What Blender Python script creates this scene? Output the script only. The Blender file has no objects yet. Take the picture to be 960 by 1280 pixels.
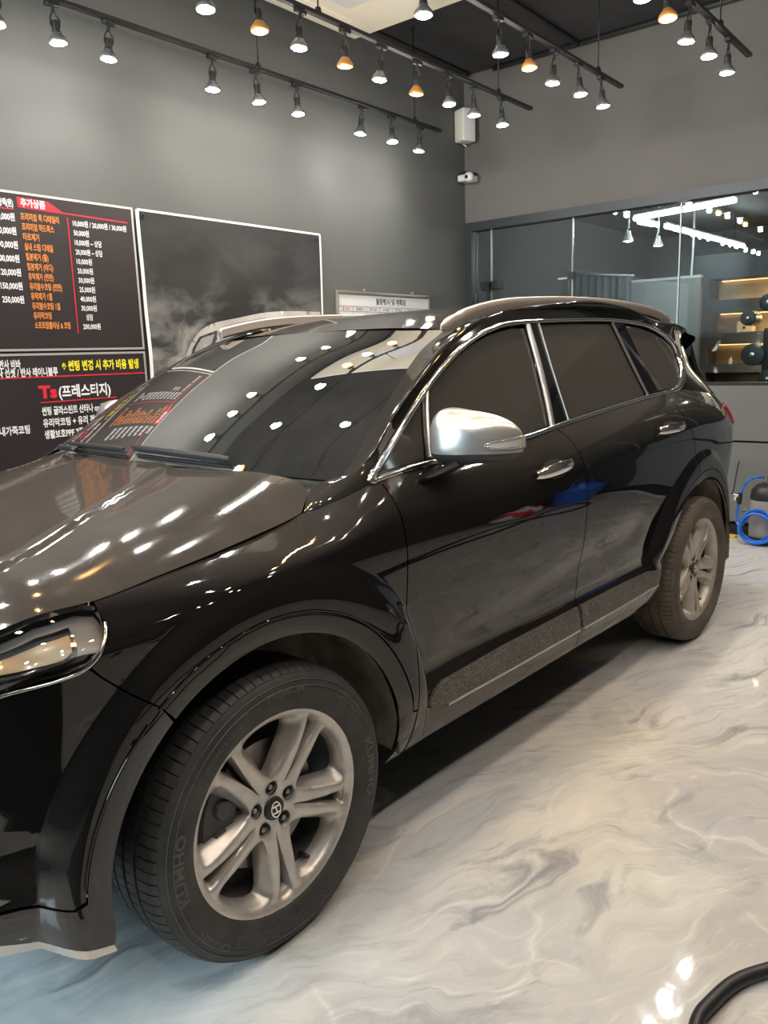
import bpy, bmesh, math, random
import numpy as np
from mathutils import Vector, Matrix, geometry

random.seed(7); np.random.seed(7)
PI = math.pi
scene = bpy.context.scene
COL = scene.collection

# ------------------------------------------------------------------ camera
cam_d = bpy.data.cameras.new('camera')
cam = bpy.data.objects.new('camera', cam_d)
COL.objects.link(cam)
scene.camera = cam
YAW, PITCH, ROLL = 0.7324, 0.1945, -0.0318
def cam_axes():
    f = Vector((math.cos(YAW)*math.cos(PITCH), math.sin(YAW)*math.cos(PITCH), -math.sin(PITCH)))
    r = Vector((math.sin(YAW), -math.cos(YAW), 0)); u = r.cross(f)
    c, s = math.cos(ROLL), math.sin(ROLL)
    return c*r + s*u, -s*r + c*u, f
r_, u_, f_ = cam_axes()
cam.matrix_world = Matrix(((r_.x, u_.x, -f_.x, -1.1399), (r_.y, u_.y, -f_.y, -2.3206), (r_.z, u_.z, -f_.z, 1.4647), (0, 0, 0, 1)))
cam_d.sensor_fit = 'VERTICAL'
cam_d.sensor_height = 32.0
cam_d.lens = 991.04/1280*32.0
cam_d.clip_start = 0.05

# ------------------------------------------------------------------ view and world
scene.view_settings.view_transform = 'Standard'
scene.view_settings.look = 'None'
scene.view_settings.gamma = 1.0
scene.view_settings.use_curve_mapping = False
scene.view_settings.exposure = 0.0
try:
    scene.cycles.use_denoising = True
    scene.cycles.max_bounces = 8
    scene.cycles.glossy_bounces = 5
    scene.cycles.transparent_max_bounces = 16
    scene.cycles.sample_clamp_indirect = 4.0
    scene.cycles.caustics_reflective = False
    scene.cycles.caustics_refractive = False
except Exception:
    pass
world = bpy.data.worlds.new('world'); scene.world = world
world.use_nodes = True
bg = world.node_tree.nodes['Background']
bg.inputs[0].default_value = (0.70, 0.84, 1.0, 1)
bg.inputs[1].default_value = 1.0
LAMP_W = 15.0          # white spot power
GLOW_W = 3.8           # light leaving the sides of each bulb
LAMP_O = 17.0          # orange spot power
LENS_E = 38.0          # emission of a lit lens
# daylight through the shop front ahead of the car (the opening is cut in wall_back below)
day = bpy.data.lights.new('daylight', 'AREA')
day.shape = 'RECTANGLE'; day.size = 1.9; day.size_y = 2.4; day.energy = 760; day.color = (.72, .86, 1.0)
day_o = bpy.data.objects.new('daylight', day); COL.objects.link(day_o)
day_o.matrix_world = Matrix.Rotation(.0458, 4, 'Z') @ Matrix.Translation((-4.95, .30, 2.45)) @ Matrix.Rotation(-math.pi/2, 4, 'Y')

# ------------------------------------------------------------------ material helpers
def mat_new(name):
    m = bpy.data.materials.new(name); m.use_nodes = True
    nt = m.node_tree
    return m, nt, nt.nodes['Principled BSDF']
def pbr(name, col, rough=0.5, metal=0.0, spec=0.5, coat=0.0, emit=None, es=0.0, bump=0.0, bscale=60.0, var=0.0, vscale=8.0):
    m, nt, b = mat_new(name)
    b.inputs['Base Color'].default_value = (*col, 1)
    b.inputs['Roughness'].default_value = rough
    b.inputs['Metallic'].default_value = metal
    b.inputs['Specular IOR Level'].default_value = spec
    b.inputs['Coat Weight'].default_value = coat
    b.inputs['Coat Roughness'].default_value = 0.02
    if emit:
        b.inputs['Emission Color'].default_value = (*emit, 1)
        b.inputs['Emission Strength'].default_value = es
    tc = None
    if bump or var:
        tc = nt.nodes.new('ShaderNodeTexCoord')
    if var:
        n = nt.nodes.new('ShaderNodeTexNoise'); n.inputs['Scale'].default_value = vscale; n.inputs['Detail'].default_value = 5
        nt.links.new(tc.outputs['Object'], n.inputs['Vector'])
        r = nt.nodes.new('ShaderNodeValToRGB')
        r.color_ramp.elements[0].position = .3; r.color_ramp.elements[1].position = .7
        r.color_ramp.elements[0].color = (*[c*(1-var) for c in col], 1)
        r.color_ramp.elements[1].color = (*[min(1, c*(1+var)) for c in col], 1)
        nt.links.new(n.outputs['Fac'], r.inputs['Fac']); nt.links.new(r.outputs['Color'], b.inputs['Base Color'])
    if bump:
        n2 = nt.nodes.new('ShaderNodeTexNoise'); n2.inputs['Scale'].default_value = bscale; n2.inputs['Detail'].default_value = 4
        nt.links.new(tc.outputs['Object'], n2.inputs['Vector'])
        bp = nt.nodes.new('ShaderNodeBump'); bp.inputs['Strength'].default_value = bump; bp.inputs['Distance'].default_value = 0.01
        nt.links.new(n2.outputs['Fac'], bp.inputs['Height']); nt.links.new(bp.outputs['Normal'], b.inputs['Normal'])
    return m

def math_node(nt, op, a=None, b=None, clamp=False):
    n = nt.nodes.new('ShaderNodeMath'); n.operation = op; n.use_clamp = clamp
    for i, v in enumerate((a, b)):
        if v is None: continue
        if hasattr(v, 'is_linked'): nt.links.new(v, n.inputs[i])
        else: n.inputs[i].default_value = v
    return n.outputs[0]
def ramp(nt, fac, stops):
    r = nt.nodes.new('ShaderNodeValToRGB')
    cr = r.color_ramp
    while len(cr.elements) < len(stops): cr.elements.new(0.5)
    for e, (p, c) in zip(cr.elements, stops):
        e.position = p; e.color = (*c, 1) if len(c) == 3 else c
    nt.links.new(fac, r.inputs['Fac'])
    return r.outputs['Color']
def mixc(nt, fac, a, b, mode='MIX'):
    n = nt.nodes.new('ShaderNodeMix'); n.data_type = 'RGBA'; n.blend_type = mode
    for i, v in ((0, fac), (6, a), (7, b)):
        if hasattr(v, 'is_linked'): nt.links.new(v, n.inputs[i])
        elif isinstance(v, (int, float)): n.inputs[i].default_value = v
        else: n.inputs[i].default_value = (*v, 1)
    return n.outputs[2]
def noise(nt, vec, scale, detail=4, dist=0.0, rough=.55):
    n = nt.nodes.new('ShaderNodeTexNoise')
    n.inputs['Scale'].default_value = scale; n.inputs['Detail'].default_value = detail
    n.inputs['Distortion'].default_value = dist; n.inputs['Roughness'].default_value = rough
    if vec is not None: nt.links.new(vec, n.inputs['Vector'])
    return n.outputs['Fac']

def paint_mat(name, zmin):
    # black gloss paint with road dust: fine specks on top faces, grime low on the body
    m, nt, b = mat_new(name)
    tc = nt.nodes.new('ShaderNodeTexCoord'); o = tc.outputs['Object']
    geo = nt.nodes.new('ShaderNodeNewGeometry')
    sep = nt.nodes.new('ShaderNodeSeparateXYZ'); nt.links.new(o, sep.inputs[0])
    sepn = nt.nodes.new('ShaderNodeSeparateXYZ'); nt.links.new(geo.outputs['Normal'], sepn.inputs[0])
    z = sep.outputs[2]
    speck = noise(nt, o, 900, 2)
    sp = math_node(nt, 'MULTIPLY', math_node(nt, 'SUBTRACT', speck, .55, True), 5.0, True)
    cloud = noise(nt, o, 5.5, 5, .6)
    low = math_node(nt, 'MULTIPLY', math_node(nt, 'SUBTRACT', .62, z), 2.4, True)
    low = math_node(nt, 'MULTIPLY', low, math_node(nt, 'MULTIPLY', math_node(nt, 'SUBTRACT', cloud, .28, True), 2.2, True))
    top = math_node(nt, 'MULTIPLY', math_node(nt, 'SUBTRACT', sepn.outputs[2], .22, True), 2.4, True)
    top = math_node(nt, 'MULTIPLY', top, math_node(nt, 'ADD', math_node(nt, 'MULTIPLY', cloud, .8), .55))
    if zmin: top = math_node(nt, 'MULTIPLY', top, math_node(nt, 'MULTIPLY', math_node(nt, 'SUBTRACT', z, zmin, True), 25.0, True))
    low2 = math_node(nt, 'MULTIPLY', low, math_node(nt, 'ADD', math_node(nt, 'MULTIPLY', sp, .85), .13))
    top2 = math_node(nt, 'MULTIPLY', top, math_node(nt, 'ADD', math_node(nt, 'MULTIPLY', sp, .30), .45))
    dust = math_node(nt, 'ADD', math_node(nt, 'MULTIPLY', low2, .95), math_node(nt, 'MULTIPLY', top2, (.30 if zmin else .52)), True)
    col = mixc(nt, dust, (.0055, .005, .0048), (.20, .175, .15))
    nt.links.new(col, b.inputs['Base Color'])
    b.inputs['Roughness'].default_value = .12
    rr = math_node(nt, 'ADD', math_node(nt, 'MULTIPLY', dust, .22), .03)
    nt.links.new(rr, b.inputs['Roughness'])
    b.inputs['IOR'].default_value = 1.5
    b.inputs['Coat Weight'].default_value = .15
    b.inputs['Coat Roughness'].default_value = .02
    return m

def glass_mat(name, tint=(.8, .85, .83), ior=1.5, rough=0.0, extra=0.0, dust=0.0, speck=.6):
    m, nt, b = mat_new(name)
    out = nt.nodes['Material Output']
    tr = nt.nodes.new('ShaderNodeBsdfTransparent'); tr.inputs[0].default_value = (*tint, 1)
    gl = nt.nodes.new('ShaderNodeBsdfGlossy'); gl.inputs['Roughness'].default_value = rough
    fr = nt.nodes.new('ShaderNodeFresnel'); fr.inputs['IOR'].default_value = ior
    fac = math_node(nt, 'ADD', fr.outputs[0], extra, True)
    mx = nt.nodes.new('ShaderNodeMixShader')
    nt.links.new(fac, mx.inputs[0]); nt.links.new(tr.outputs[0], mx.inputs[1]); nt.links.new(gl.outputs[0], mx.inputs[2])
    last = mx.outputs[0]
    if dust:
        tc = nt.nodes.new('ShaderNodeTexCoord')
        s = noise(nt, tc.outputs['Object'], 420, 2)
        c = noise(nt, tc.outputs['Object'], 4, 4, .5)
        s = math_node(nt, 'MULTIPLY', math_node(nt, 'SUBTRACT', s, .56, True), 6.0, True)
        d = math_node(nt, 'MULTIPLY', math_node(nt, 'ADD', math_node(nt, 'MULTIPLY', s, speck), .25), (math_node(nt, 'MULTIPLY', c, dust) if speck > .3 else dust*.5), True)
        df = nt.nodes.new('ShaderNodeBsdfDiffuse'); df.inputs[0].default_value = (.42, .40, .36, 1)
        m2 = nt.nodes.new('ShaderNodeMixShader')
        nt.links.new(d, m2.inputs[0]); nt.links.new(last, m2.inputs[1]); nt.links.new(df.outputs[0], m2.inputs[2])
        last = m2.outputs[0]
    nt.links.new(last, out.inputs['Surface'])
    nt.nodes.remove(b)
    return m

def floor_mat():
    # poured marble-look epoxy: pale blobs with bright rims, cream drifts, smoky dark streaks, clear gloss
    m, nt, b = mat_new('marbled_epoxy')
    tc = nt.nodes.new('ShaderNodeTexCoord'); o = tc.outputs['Object']
    mp = nt.nodes.new('ShaderNodeMapping'); nt.links.new(o, mp.inputs[0])
    mp.inputs['Rotation'].default_value = (0, 0, .62); mp.inputs['Scale'].default_value = (1.0, 1.5, 1)
    v = mp.outputs[0]
    def warp(vec, sc, amp, det):
        wn = nt.nodes.new('ShaderNodeTexNoise'); wn.inputs['Scale'].default_value = sc; wn.inputs['Detail'].default_value = det
        nt.links.new(vec, wn.inputs['Vector'])
        va = nt.nodes.new('ShaderNodeVectorMath'); va.operation = 'MULTIPLY_ADD'
        nt.links.new(wn.outputs['Color'], va.inputs[0]); va.inputs[1].default_value = (amp, amp, 0); nt.links.new(vec, va.inputs[2])
        return va.outputs[0]
    w = warp(warp(v, 1.1, .9, 3), 5.0, .10, 5)
    vo = nt.nodes.new('ShaderNodeTexVoronoi'); vo.feature = 'F1'; vo.inputs['Scale'].default_value = 1.7
    ve = nt.nodes.new('ShaderNodeTexVoronoi'); ve.feature = 'DISTANCE_TO_EDGE'; ve.inputs['Scale'].default_value = 1.7
    nt.links.new(w, vo.inputs['Vector']); nt.links.new(w, ve.inputs['Vector'])
    cs = nt.nodes.new('ShaderNodeSeparateColor'); nt.links.new(vo.outputs['Color'], cs.inputs[0])
    cell = ramp(nt, cs.outputs[0], [(.0, (.38, .36, .34)), (.25, (.50, .49, .475)), (.5, (.56, .53, .485)), (.75, (.44, .43, .425)), (1.0, (.58, .57, .555))])
    n1 = noise(nt, w, 1.4, 6, .6)
    cloud = ramp(nt, n1, [(.32, (.40, .39, .385)), (.48, (.51, .495, .47)), (.62, (.60, .575, .53))])
    base = mixc(nt, .55, cell, cloud)
    # cream drift and far end paled in the colour for its grazing reflections
    sep = nt.nodes.new('ShaderNodeSeparateXYZ'); nt.links.new(o, sep.inputs[0])
    n2 = noise(nt, w, .6, 4, .5)
    cream = math_node(nt, 'MULTIPLY', math_node(nt, 'SUBTRACT', n2, .44, True), 5.0, True)
    base = mixc(nt, math_node(nt, 'MULTIPLY', cream, .75), base, (.70, .64, .52))
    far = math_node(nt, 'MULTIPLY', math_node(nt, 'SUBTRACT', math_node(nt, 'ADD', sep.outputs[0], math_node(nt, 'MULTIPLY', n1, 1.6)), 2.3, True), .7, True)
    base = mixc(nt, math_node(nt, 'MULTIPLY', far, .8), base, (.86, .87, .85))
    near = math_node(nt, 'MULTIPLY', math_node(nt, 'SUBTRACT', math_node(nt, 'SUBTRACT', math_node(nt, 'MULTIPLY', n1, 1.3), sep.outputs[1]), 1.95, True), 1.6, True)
    base = mixc(nt, math_node(nt, 'MULTIPLY', near, .8), base, (.36, .335, .31))  # near right darkened in the colour to offset the strong light there
    cool = math_node(nt, 'MULTIPLY', math_node(nt, 'SUBTRACT', math_node(nt, 'ADD', sep.outputs[1], math_node(nt, 'MULTIPLY', n1, .9)), -.72, True), 2.2, True)
    cool = math_node(nt, 'MULTIPLY', cool, math_node(nt, 'MULTIPLY', math_node(nt, 'SUBTRACT', 1.7, sep.outputs[0], True), 1.2, True))
    base = mixc(nt, math_node(nt, 'MULTIPLY', cool, .7), base, (.60, .635, .65))  # bluish strip: part own colour, part cool daylight put into the paint
    # bright rims fading into each blob
    rim = math_node(nt, 'SUBTRACT', 1.0, math_node(nt, 'MULTIPLY', ve.outputs['Distance'], 9.0), True)
    rim = math_node(nt, 'POWER', rim, 6.0)
    n3 = noise(nt, w, 1.9, 3)
    rim = math_node(nt, 'MULTIPLY', rim, math_node(nt, 'MULTIPLY', math_node(nt, 'SUBTRACT', n3, .49, True), 8.0, True))
    base = mixc(nt, math_node(nt, 'MULTIPLY', rim, .55), base, (.80, .76, .66))
    # brushed streaks
    m2 = nt.nodes.new('ShaderNodeMapping'); nt.links.new(w, m2.inputs[0]); m2.inputs['Scale'].default_value = (2.2, 11.0, 1)
    n4 = noise(nt, m2.outputs[0], 1.6, 6, .4, .65)
    base = mixc(nt, math_node(nt, 'MULTIPLY', math_node(nt, 'SUBTRACT', .50, n4, True), 2.4, True), base, (.34, .325, .31))
    base = mixc(nt, math_node(nt, 'MULTIPLY', math_node(nt, 'SUBTRACT', n4, .56, True), 2.6, True), base, (.84, .80, .72))
    # smoky dark drifts
    m3 = nt.nodes.new('ShaderNodeMapping'); nt.links.new(w, m3.inputs[0]); m3.inputs['Scale'].default_value = (1.3, 3.6, 1)
    n5 = noise(nt, m3.outputs[0], 1.5, 6, 1.0, .62)
    dk = math_node(nt, 'MULTIPLY', math_node(nt, 'SUBTRACT', n5, .56, True), 7.0, True)
    n6 = noise(nt, v, .9, 2)
    dk = math_node(nt, 'MULTIPLY', dk, math_node(nt, 'MULTIPLY', math_node(nt, 'SUBTRACT', n6, .40, True), 9.0, True))
    base = mixc(nt, math_node(nt, 'MULTIPLY', dk, .75), base, (.20, .20, .215))
    nt.links.new(base, b.inputs['Base Color'])
    b.inputs['Roughness'].default_value = .06
    b.inputs['Specular IOR Level'].default_value = .5
    bp = nt.nodes.new('ShaderNodeBump'); bp.inputs['Strength'].default_value = .06; bp.inputs['Distance'].default_value = .01
    nt.links.new(noise(nt, w, 6, 3), bp.inputs['Height']); nt.links.new(bp.outputs['Normal'], b.inputs['Normal'])
    return m

M = {}
M['paint'] = paint_mat('black_car_paint', .965)
M['paint_top'] = paint_mat('dusty_black_car_paint', 0)
M['gloss_black'] = pbr('gloss_black_trim', (.006, .006, .007), .05, coat=.5)
M['rail_satin'] = pbr('satin_rail', (.50, .44, .39), .42, .8)
M['lamp_grey'] = pbr('smoked_lamp_housing', (.34, .34, .34), .42, .35)
M['chrome'] = pbr('chrome_trim', (.78, .76, .73), .12, 1.0)
M['satin'] = pbr('satin_aluminium', (.60, .57, .53), .32, 1.0)
M['mirror_silver'] = pbr('satin_silver_paint', (.72, .69, .66), .28, .85, coat=.4)
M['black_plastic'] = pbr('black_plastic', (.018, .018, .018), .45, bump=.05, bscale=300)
M['cavity'] = pbr('dark_cavity', (.008, .008, .008), .8)
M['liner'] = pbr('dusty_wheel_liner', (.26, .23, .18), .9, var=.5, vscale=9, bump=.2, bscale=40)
M['rubber'] = pbr('tyre_rubber', (.034, .032, .030), .62, var=.35, vscale=14, bump=.1, bscale=200)
M['rubber_dusty'] = pbr('dusty_tyre_rubber', (.095, .078, .06), .75, var=.35, vscale=10, bump=.1, bscale=200)
M['letter_rubber'] = pbr('tyre_lettering_rubber', (.07, .067, .063), .5)
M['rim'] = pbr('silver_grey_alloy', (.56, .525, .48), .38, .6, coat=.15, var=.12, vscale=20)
M['rim_dark'] = pbr('dark_barrel_alloy', (.16, .15, .14), .5, .6, var=.3, vscale=10)  # barrel is a darker silver than the rim face
M['rim_dusty'] = pbr('dusty_alloy', (.46, .42, .36), .45, .55, var=.15, vscale=18)
M['steel'] = pbr('brake_steel', (.32, .30, .28), .45, .9, var=.2, vscale=12)
M['caliper'] = pbr('cast_iron_caliper', (.09, .09, .095), .55, .4)
M['glass_ws'] = glass_mat('windscreen_glass', (.50, .58, .56), 1.55, dust=.14)
M['glass_side'] = glass_mat('privacy_glass', (.03, .03, .028), 1.6, dust=.95, speck=.10)  # dust value adds a painted haze for the wall mirrored in these panes
M['glass_lamp'] = glass_mat('lamp_lens', (.85, .85, .85), 1.5, extra=.04)
M['amber'] = pbr('warm_lamp_bezel', (.62, .52, .36), .3, .2, coat=.6)
M['red_lens'] = pbr('red_tail_lens', (.42, .02, .03), .12, coat=1.0)
M['clear_lens'] = pbr('clear_indicator_lens', (.72, .66, .60), .12, .4, coat=1.0)
M['dash'] = pbr('dashboard_vinyl', (.06, .06, .06), .6, bump=.1, bscale=250)
M['seat'] = pbr('black_seat_leather', (.03, .028, .026), .5, bump=.1, bscale=150)
def dirt_mat():
    m, nt, b = mat_new('dirt_caked_cladding')
    tc = nt.nodes.new('ShaderNodeTexCoord'); o = tc.outputs['Object']
    s = noise(nt, o, 260, 3); c = noise(nt, o, 12, 4)
    f = math_node(nt, 'MULTIPLY', math_node(nt, 'SUBTRACT', s, .40, True), 3.2, True)
    f = math_node(nt, 'MULTIPLY', f, math_node(nt, 'ADD', c, .25), True)
    nt.links.new(mixc(nt, f, (.022, .021, .02), (.30, .27, .23)), b.inputs['Base Color'])
    b.inputs['Roughness'].default_value = .55
    return m
M['dirt'] = dirt_mat()
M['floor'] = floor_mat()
M['wall_grey'] = pbr('dark_grey_wall_paint', (.110, .113, .107), .6, spec=.35, var=.05, vscale=1.5, bump=.03, bscale=90)
M['wall_brown'] = pbr('warm_grey_wall_paint', (.148, .134, .117), .7, spec=.3, var=.05, vscale=1.5, bump=.03, bscale=90)
M['wall_dark'] = pbr('charcoal_wall_paint', (.060, .056, .052), .6, spec=.35, var=.05, vscale=1.5)
M['ceiling'] = pbr('black_ceiling_paint', (.032, .032, .034), .85, var=.3, vscale=3)
M['conduit'] = pbr('painted_black_conduit', (.03, .03, .03), .5)
M['panel_grey'] = pbr('grey_wall_panel', (.19, .205, .205), .45, var=.06, vscale=2)
M['base_black'] = pbr('black_baseboard', (.012, .012, .012), .5)
M['sill_white'] = pbr('pale_floor_strip', (.5, .5, .5), .4)
M['frame_dark'] = pbr('charcoal_glazing_frame', (.035, .036, .038), .4, .2)
M['edge_glass'] = pbr('bright_glass_edge', (.42, .44, .43), .25, .2)
M['glass_wall'] = glass_mat('partition_glass', (.80, .84, .83), 1.5)
M['black_metal'] = pbr('black_powder_coat', (.012, .012, .012), .42)
M['bulb_amber_lit'] = pbr('amber_glow_shell', (.50, .22, .06), .3, .3)  # orange light of the lamp painted into the shell colour
M['bulb_shell'] = pbr('bulb_reflector_shell', (.30, .30, .31), .25, .7)
M['white_plastic'] = pbr('white_plastic', (.72, .72, .71), .4)
M['cream_metal'] = pbr('cream_enamel', (.78, .72, .58), .45)
M['lens_black'] = pbr('black_camera_lens', (.01, .01, .012), .05, coat=1)
M['board_dark'] = pbr('dark_printed_vinyl', (.020, .015, .016), .42, var=.1, vscale=4)
M['alu'] = pbr('brushed_aluminium_edge', (.55, .54, .52), .4, .6)
M['ink_white'] = pbr('white_print', (.80, .80, .80), .5)
M['ink_orange'] = pbr('orange_print', (.78, .27, .06), .5)
M['ink_red'] = pbr('red_print', (.62, .02, .04), .45)
M['ink_yellow'] = pbr('yellow_print', (.82, .72, .02), .5)
M['ink_black'] = pbr('black_print', (.03, .03, .03), .5)
M['whiteboard'] = pbr('whiteboard_enamel', (.66, .66, .66), .25)
M['gold_frame'] = pbr('champagne_frame', (.36, .33, .27), .35, .7)
M['hose_blue'] = pbr('blue_air_hose', (.015, .16, .75), .3, coat=.3)
M['hose_black'] = pbr('black_rubber_hose', (.010, .010, .011), .42)
M['brass'] = pbr('nickel_fitting', (.6, .58, .52), .25, .9)
M['tank_grey'] = pbr('grey_tank_enamel', (.36, .36, .35), .4, .2)
M['yellow'] = pbr('yellow_plastic', (.75, .60, .03), .5)
M['wood_lit'] = pbr('pale_oak_shelf', (.55, .40, .24), .5, var=.12, vscale=5)
M['shelf_dark'] = pbr('dark_shelf_panel', (.045, .048, .05), .5)
M['card'] = pbr('kraft_paper', (.62, .50, .34), .7)
M['fabric_grey'] = pbr('grey_curtain_fabric', (.17, .17, .168), .9, bump=.1, bscale=200)
M['panel_pale'] = pbr('pale_grey_partition', (.20, .20, .19), .6, var=.08, vscale=3)
M['office_dark'] = pbr('office_dark_paint', (.16, .17, .175), .7)
M['tube_on'] = pbr('lit_led_tube', (1, 1, 1), .4, emit=(.95, .98, 1.0), es=14.0)
M['lens_w'] = pbr('lit_white_lens', (1, 1, 1), .3, emit=(1.0, .98, .95), es=LENS_E)
M['lens_o'] = pbr('lit_amber_lens', (1, .8, .5), .3, emit=(1.0, .50, .12), es=2.6)
M['shelf_led'] = pbr('warm_shelf_led', (1, .8, .5), .4, emit=(1.0, .62, .28), es=3.5)
M['equip'] = pbr('dark_equipment_paint', (.03, .032, .033), .4)

# ------------------------------------------------------------------ object helpers
def tag(o, label=None, cat=None, group=None, kind=None):
    if label: o['label'] = label
    if cat: o['category'] = cat
    if group: o['group'] = group
    if kind: o['kind'] = kind
    return o
def empty(name, loc=(0, 0, 0), label=None, cat=None, group=None):
    o = bpy.data.objects.new(name, None); COL.objects.link(o); o.location = loc
    o.empty_display_size = .1
    return tag(o, label, cat, group)
def mesh_obj(name, V, F, mat, parent=None, smooth=False, normals=None):
    me = bpy.data.meshes.new(name)
    me.from_pydata([tuple(map(float, v)) for v in V], [], [tuple(int(i) for i in f) for f in F])
    mats = mat if isinstance(mat, (list, tuple)) else [mat]
    for m in mats: me.materials.append(m)
    me.update()
    if smooth or normals is not None:
        me.polygons.foreach_set('use_smooth', [True]*len(me.polygons))
    if normals is not None:
        me.normals_split_custom_set_from_vertices([tuple(map(float, n)) for n in normals])
    o = bpy.data.objects.new(name, me); COL.objects.link(o)
    if parent is not None: o.parent = parent
    return o
class MB:
    """collects simple shapes into one mesh"""
    def __init__(s): s.V = []; s.F = []
    def add(s, V, F):
        n = len(s.V); s.V += [tuple(v) for v in V]; s.F += [tuple(i+n for i in f) for f in F]; return s
    def box(s, lo, hi, rot=None, org=(0, 0, 0)):
        (a, b, c), (d, e, f) = lo, hi
        V = [(a,b,c),(d,b,c),(d,e,c),(a,e,c),(a,b,f),(d,b,f),(d,e,f),(a,e,f)]
        if rot is not None: V = [tuple(rot @ Vector(v) + Vector(org)) for v in V]
        return s.add(V, [(0,3,2,1),(4,5,6,7),(0,1,5,4),(1,2,6,5),(2,3,7,6),(3,0,4,7)])
    def bevbox(s, lo, hi, bev=.01, seg=2):
        bm = bmesh.new(); bmesh.ops.create_cube(bm, size=1)
        for v in bm.verts:
            v.co = Vector([lo[i] + (v.co[i]+.5)*(hi[i]-lo[i]) for i in range(3)])
        bmesh.ops.bevel(bm, geom=bm.edges[:], offset=bev, segments=seg, affect='EDGES', profile=.5)
        bm.verts.index_update()
        s.add([tuple(v.co) for v in bm.verts], [[v.index for v in f.verts] for f in bm.faces]); bm.free(); return s
    def tube(s, pts, r, n=8, closed=False, caps=True):
        P = [Vector(p) for p in pts]; m = len(P)
        rs = r if isinstance(r, (list, tuple)) else [r]*m
        V = []; up = None
        for i, p in enumerate(P):
            t = (P[(i+1) % m]-P[i-1]) if closed else (P[min(i+1, m-1)]-P[max(i-1, 0)])
            t.normalize()
            if up is None:
                up = Vector((0, 0, 1)) if abs(t.z) < .9 else Vector((1, 0, 0))
            a = t.cross(up); a.normalize(); b = a.cross(t); up = b
            for k in range(n):
                q = 2*PI*k/n
                V.append(tuple(p + (a*math.cos(q)+b*math.sin(q))*rs[i]))
        F = []
        for i in range(m if closed else m-1):
            j = (i+1) % m
            for k in range(n):
                F.append((i*n+k, i*n+(k+1) % n, j*n+(k+1) % n, j*n+k))
        if caps and not closed:
            F.append(tuple(range(n-1, -1, -1))); F.append(tuple((m-1)*n+k for k in range(n)))
        return s.add(V, F)
    def lathe(s, prof, n=24, axis='Z', org=(0, 0, 0), arc=(0, 2*PI)):
        full = abs(arc[1]-arc[0]-2*PI) < 1e-6
        cnt = n if full else n+1; V = []; F = []
        for i in range(cnt):
            q = arc[0]+(arc[1]-arc[0])*i/n; c, sn = math.cos(q), math.sin(q)
            for r, h in prof:
                if axis == 'Z': v = (r*c, r*sn, h)
                elif axis == 'Y': v = (r*c, h, r*sn)
                else: v = (h, r*c, r*sn)
                V.append((v[0]+org[0], v[1]+org[1], v[2]+org[2]))
        m = len(prof)
        for i in range(n):
            j = (i+1) % cnt
            for k in range(m-1):
                F.append((i*m+k, j*m+k, j*m+k+1, i*m+k+1))
        return s.add(V, F)
    def build(s, name, mat, parent=None, smooth=False, fix=True, angle=None):
        o = mesh_obj(name, s.V, s.F, mat, parent, smooth)
        if fix:
            bm = bmesh.new(); bm.from_mesh(o.data)
            bmesh.ops.remove_doubles(bm, verts=bm.verts[:], dist=1e-5)
            bmesh.ops.recalc_face_normals(bm, faces=bm.faces[:]); bm.to_mesh(o.data); bm.free()
        if smooth:
            o.data.polygons.foreach_set('use_smooth', [True]*len(o.data.polygons))
            if angle:
                o.data.set_sharp_from_angle(angle=angle)
        return o

def catmull(pts, per=8):
    P = np.array(pts, float); out = []
    n = len(P)
    for i in range(n-1):
        p0 = P[max(i-1, 0)] if i > 0 else 2*P[0]-P[1]
        p1, p2 = P[i], P[i+1]
        p3 = P[i+2] if i+2 < n else 2*P[-1]-P[-2]
        for k in range(per):
            t = k/per
            out.append(.5*((2*p1)+(-p0+p2)*t+(2*p0-5*p1+4*p2-p3)*t*t+(-p0+3*p1-3*p2+p3)*t**3))
    out.append(P[-1]); return np.array(out)
def resample(pts, d, closed=True):
    P = np.array(pts, float); out = []
    n = len(P)
    for i in range(n if closed else n-1):
        a, b = P[i], P[(i+1) % n]; L = np.linalg.norm(b-a)
        k = max(1, int(math.ceil(L/d)))
        for j in range(k): out.append(a+(b-a)*j/k)
    if not closed: out.append(P[-1])
    return np.array(out)
def inside(poly, pts):
    x, y = pts[:, 0], pts[:, 1]; r = np.zeros(len(pts), bool); n = len(poly); j = n-1
    for i in range(n):
        xi, yi = poly[i]; xj, yj = poly[j]
        c = ((yi > y) != (yj > y))
        with np.errstate(divide='ignore', invalid='ignore'):
            r ^= c & (x < (xj-xi)*(y-yi)/(yj-yi+1e-15)+xi)
        j = i
    return r
def seg_dist(poly, pts):
    d = np.full(len(pts), 1e9); n = len(poly)
    for i in range(n):
        a, b = poly[i], poly[(i+1) % n]; ab = b-a
        t = np.clip(((pts-a)@ab)/max(ab@ab, 1e-12), 0, 1)
        d = np.minimum(d, np.linalg.norm(pts-(a+t[:, None]*ab), axis=1))
    return d
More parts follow.
